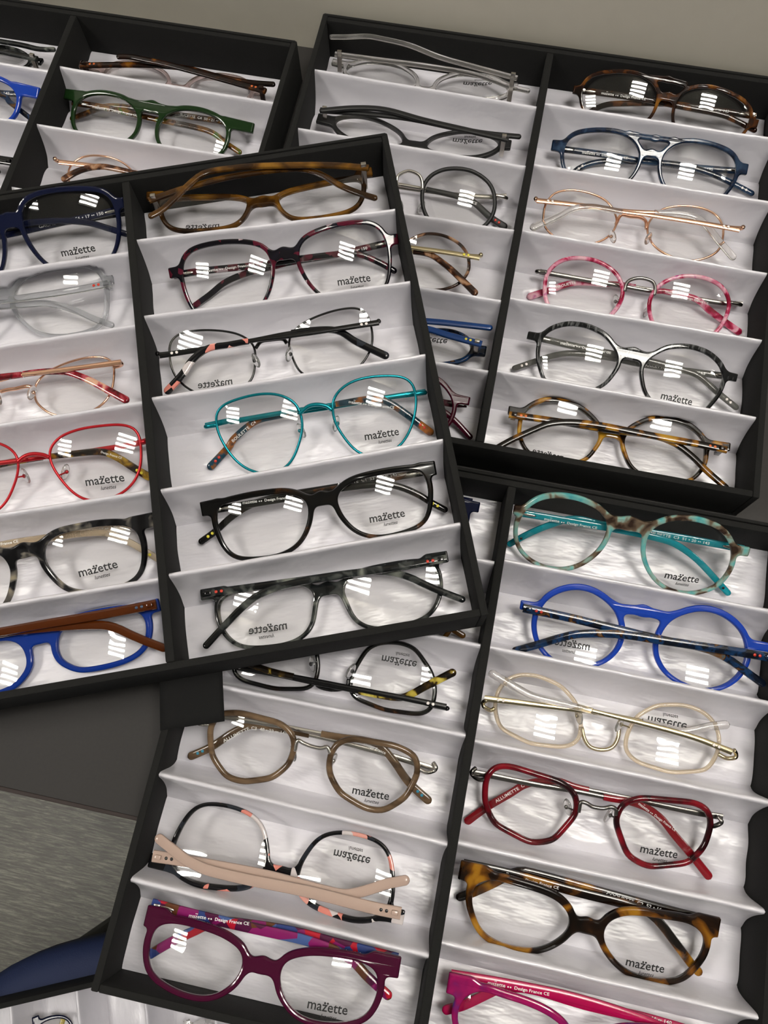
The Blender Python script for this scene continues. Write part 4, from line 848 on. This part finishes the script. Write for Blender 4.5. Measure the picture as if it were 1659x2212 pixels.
# ---------------------------------------------------------------- satin lining: the cloth gives way where frames press into it
def frame_points():
    """surface points of the pairs lying in each slot, tray-local mm"""
    out = {}
    bpy.context.view_layer.update()
    for id, root in ROOTS.items():
        t = id[0]; col = 1 if (t == 'E' or id[1] == 'R') else -1; slot = {'E1': 2, 'E2': 4}.get(id) or int(id[2]); m = tray_M(t); P = []
        for o in root.children_recursive:
            if o.type != 'MESH' or o.name.startswith(('printed', 'lens_print')): continue
            n = len(o.data.vertices); v = np.empty(n*3); o.data.vertices.foreach_get('co', v); v = v.reshape(-1,3)
            w = np.array(o.matrix_world); P.append((v@w[:3,:3].T+w[:3,3])*1000)
        P = (np.vstack(P)-m[:3,3])@m[:3,:3]; _, k = np.unique(np.round(P/1.2).astype(int), axis=0, return_index=True); out[(t,col,slot)] = P[k]
    return out
def envelope(A, P, ax, sgn, r=.7, reach=7.0, soft=3.2):
    """A (n,3) cloth points: push coordinate ax so that cloth stays r clear of the points P on the sgn side"""
    a, b = [q for q in (0,1,2) if q != ax]
    k = (P[:,a] > A[:,a].min()-reach) & (P[:,a] < A[:,a].max()+reach) & (P[:,b] > A[:,b].min()-reach) & (P[:,b] < A[:,b].max()+reach)
    P = P[k]
    if len(P) == 0: return A[:,ax]
    res = A[:,ax].copy()
    for c in range(0, len(A), 400):
        d2 = (A[c:c+400,None,a]-P[None,:,a])**2+(A[c:c+400,None,b]-P[None,:,b])**2
        lim = P[None,:,ax]+sgn*(r-d2/soft)
        lim = np.where(d2 < reach**2, lim, -sgn*1e9)
        res[c:c+400] = np.maximum(res[c:c+400], lim.max(1)) if sgn > 0 else np.minimum(res[c:c+400], lim.min(1))
    return res
def grid_faces(nx, n): return [(i*n+j, i*n+j+1, (i+1)*n+j+1, (i+1)*n+j) for i in range(nx) for j in range(n-1)]
def cloth(pr, x0, x1, dya, dyb, seed, amp, nx):
    n = len(pr); t = np.linspace(0,1,nx+1)[:,None]; u = np.linspace(0,1,n)[None,:]
    X = x0+(x1-x0)*t+0*u; sh = (dya[0]+(dya[1]-dya[0])*t)*(1-u)+(dyb[0]+(dyb[1]-dyb[0])*t)*u
    Y = pr[None,:,0]+0*t; A = pr[None,:,2]*amp; Z = pr[None,:,1]+A*vnoise(X,Y,seed); Y = Y+sh+A*.6*vnoise(X,Y*.5,seed+5)
    return np.stack([X,Y,Z],-1)
def make_satin(t, root, GP):
    W2, L2 = TW/2, TL/2; sat = MATS['satin']; k = 0; NX = 96
    for col in (-1, 1):
        xa, xb = (2.8, W2-TT-.3) if col == 1 else (-(W2-TT-.3), -2.8)
        yb, yf = L2-TT-2.6, -L2+TT+.2; ys = [Y0-FP*i for i in range(5)]
        for i in range(5):
            dy = finadj(t,col,i+1); y = ys[i]
            fr = resample(catmull([(y-13.5,2.6,.0),(y-11.6,5.2,.5),(y-8.2,9.5,.9),(y-5.4,16,.8),(y-3.4,23,.6),(y-2.1,29,.4),(y-1.5,32.2,.3),(y-.9,33.8,.25),(y,ZF+.2,.25)], 4), 20)
            bk = resample(catmull([(y,ZF+.2,.25),(y+.9,33.8,.25),(y+1.5,32,.3),(y+2.2,28,.4),(y+3.2,21,.5),(y+4.4,13,.6),(y+6.4,6,.4),(y+9,2.6,0)], 4), 15)[1:]
            pr = np.vstack([fr, bk]); nf = len(fr); V = cloth(pr, xa, xb, dy, dy, 100+k*7+ord(t), 1.0, NX); n = len(pr)
            P1, P0 = GP.get((t,col,i+2)), GP.get((t,col,i+1))
            if P1 is not None:
                A = V[:,:nf].reshape(-1,3); A[:,1] = np.minimum(envelope(A, P1, 1, 1), A[:,1]+15); V[:,:nf] = A.reshape(NX+1,nf,3)
            for q in range(NX+1):
                zf_, yf_ = V[q,:nf,2], V[q,:nf,1]; o = np.argsort(zf_); V[q,nf:,1] = np.maximum(V[q,nf:,1], np.interp(V[q,nf:,2], zf_[o], yf_[o])+1.2)
            if P0 is not None:
                A = V[:,nf:].reshape(-1,3); A[:,1] = np.maximum(envelope(A, P0, 1, -1), A[:,1]-10); V[:,nf:] = A.reshape(NX+1,n-nf,3)
            obj('satin_ridge', mesh('satin_ridge', V.reshape(-1,3), grid_faces(NX, n)), sat, root); k += 1
        edges = [yb]+ys+[yf]
        for i in range(6):
            dya = finadj(t,col,i) if i > 0 else (0,0); dyb = finadj(t,col,i+1) if i < 5 else (0,0)
            y1 = edges[i]-(12.9 if i > 0 else 0); y0 = edges[i+1]+(8.6 if i < 5 else 0); pr = []
            for j in range(19):
                u = j/18; zz = 2.8+2.6*math.sin(math.pi*u)**.6
                if i == 0: zz += max(0, 1-u*4)*2
                pr.append((y1+(y0-y1)*u, zz, math.sin(math.pi*u)**.5 if 0 < u < 1 else 0))
            V = cloth(np.array(pr), xa, xb, dya, dyb, 300+k*11+ord(t), 1.4, NX); A = V.reshape(-1,3); P = GP.get((t,col,i+1))
            if P is not None: A[:,2] = np.maximum(envelope(A, P, 2, -1), 2.15)
            obj('slot_lining', mesh('slot_lining', A, grid_faces(NX, 19)), sat, root); k += 1
GP = frame_points()
for t_, r_ in (('A',trA),('B',trB),('C',trC),('D',trD),('E',trE)): make_satin(t_, r_, GP)
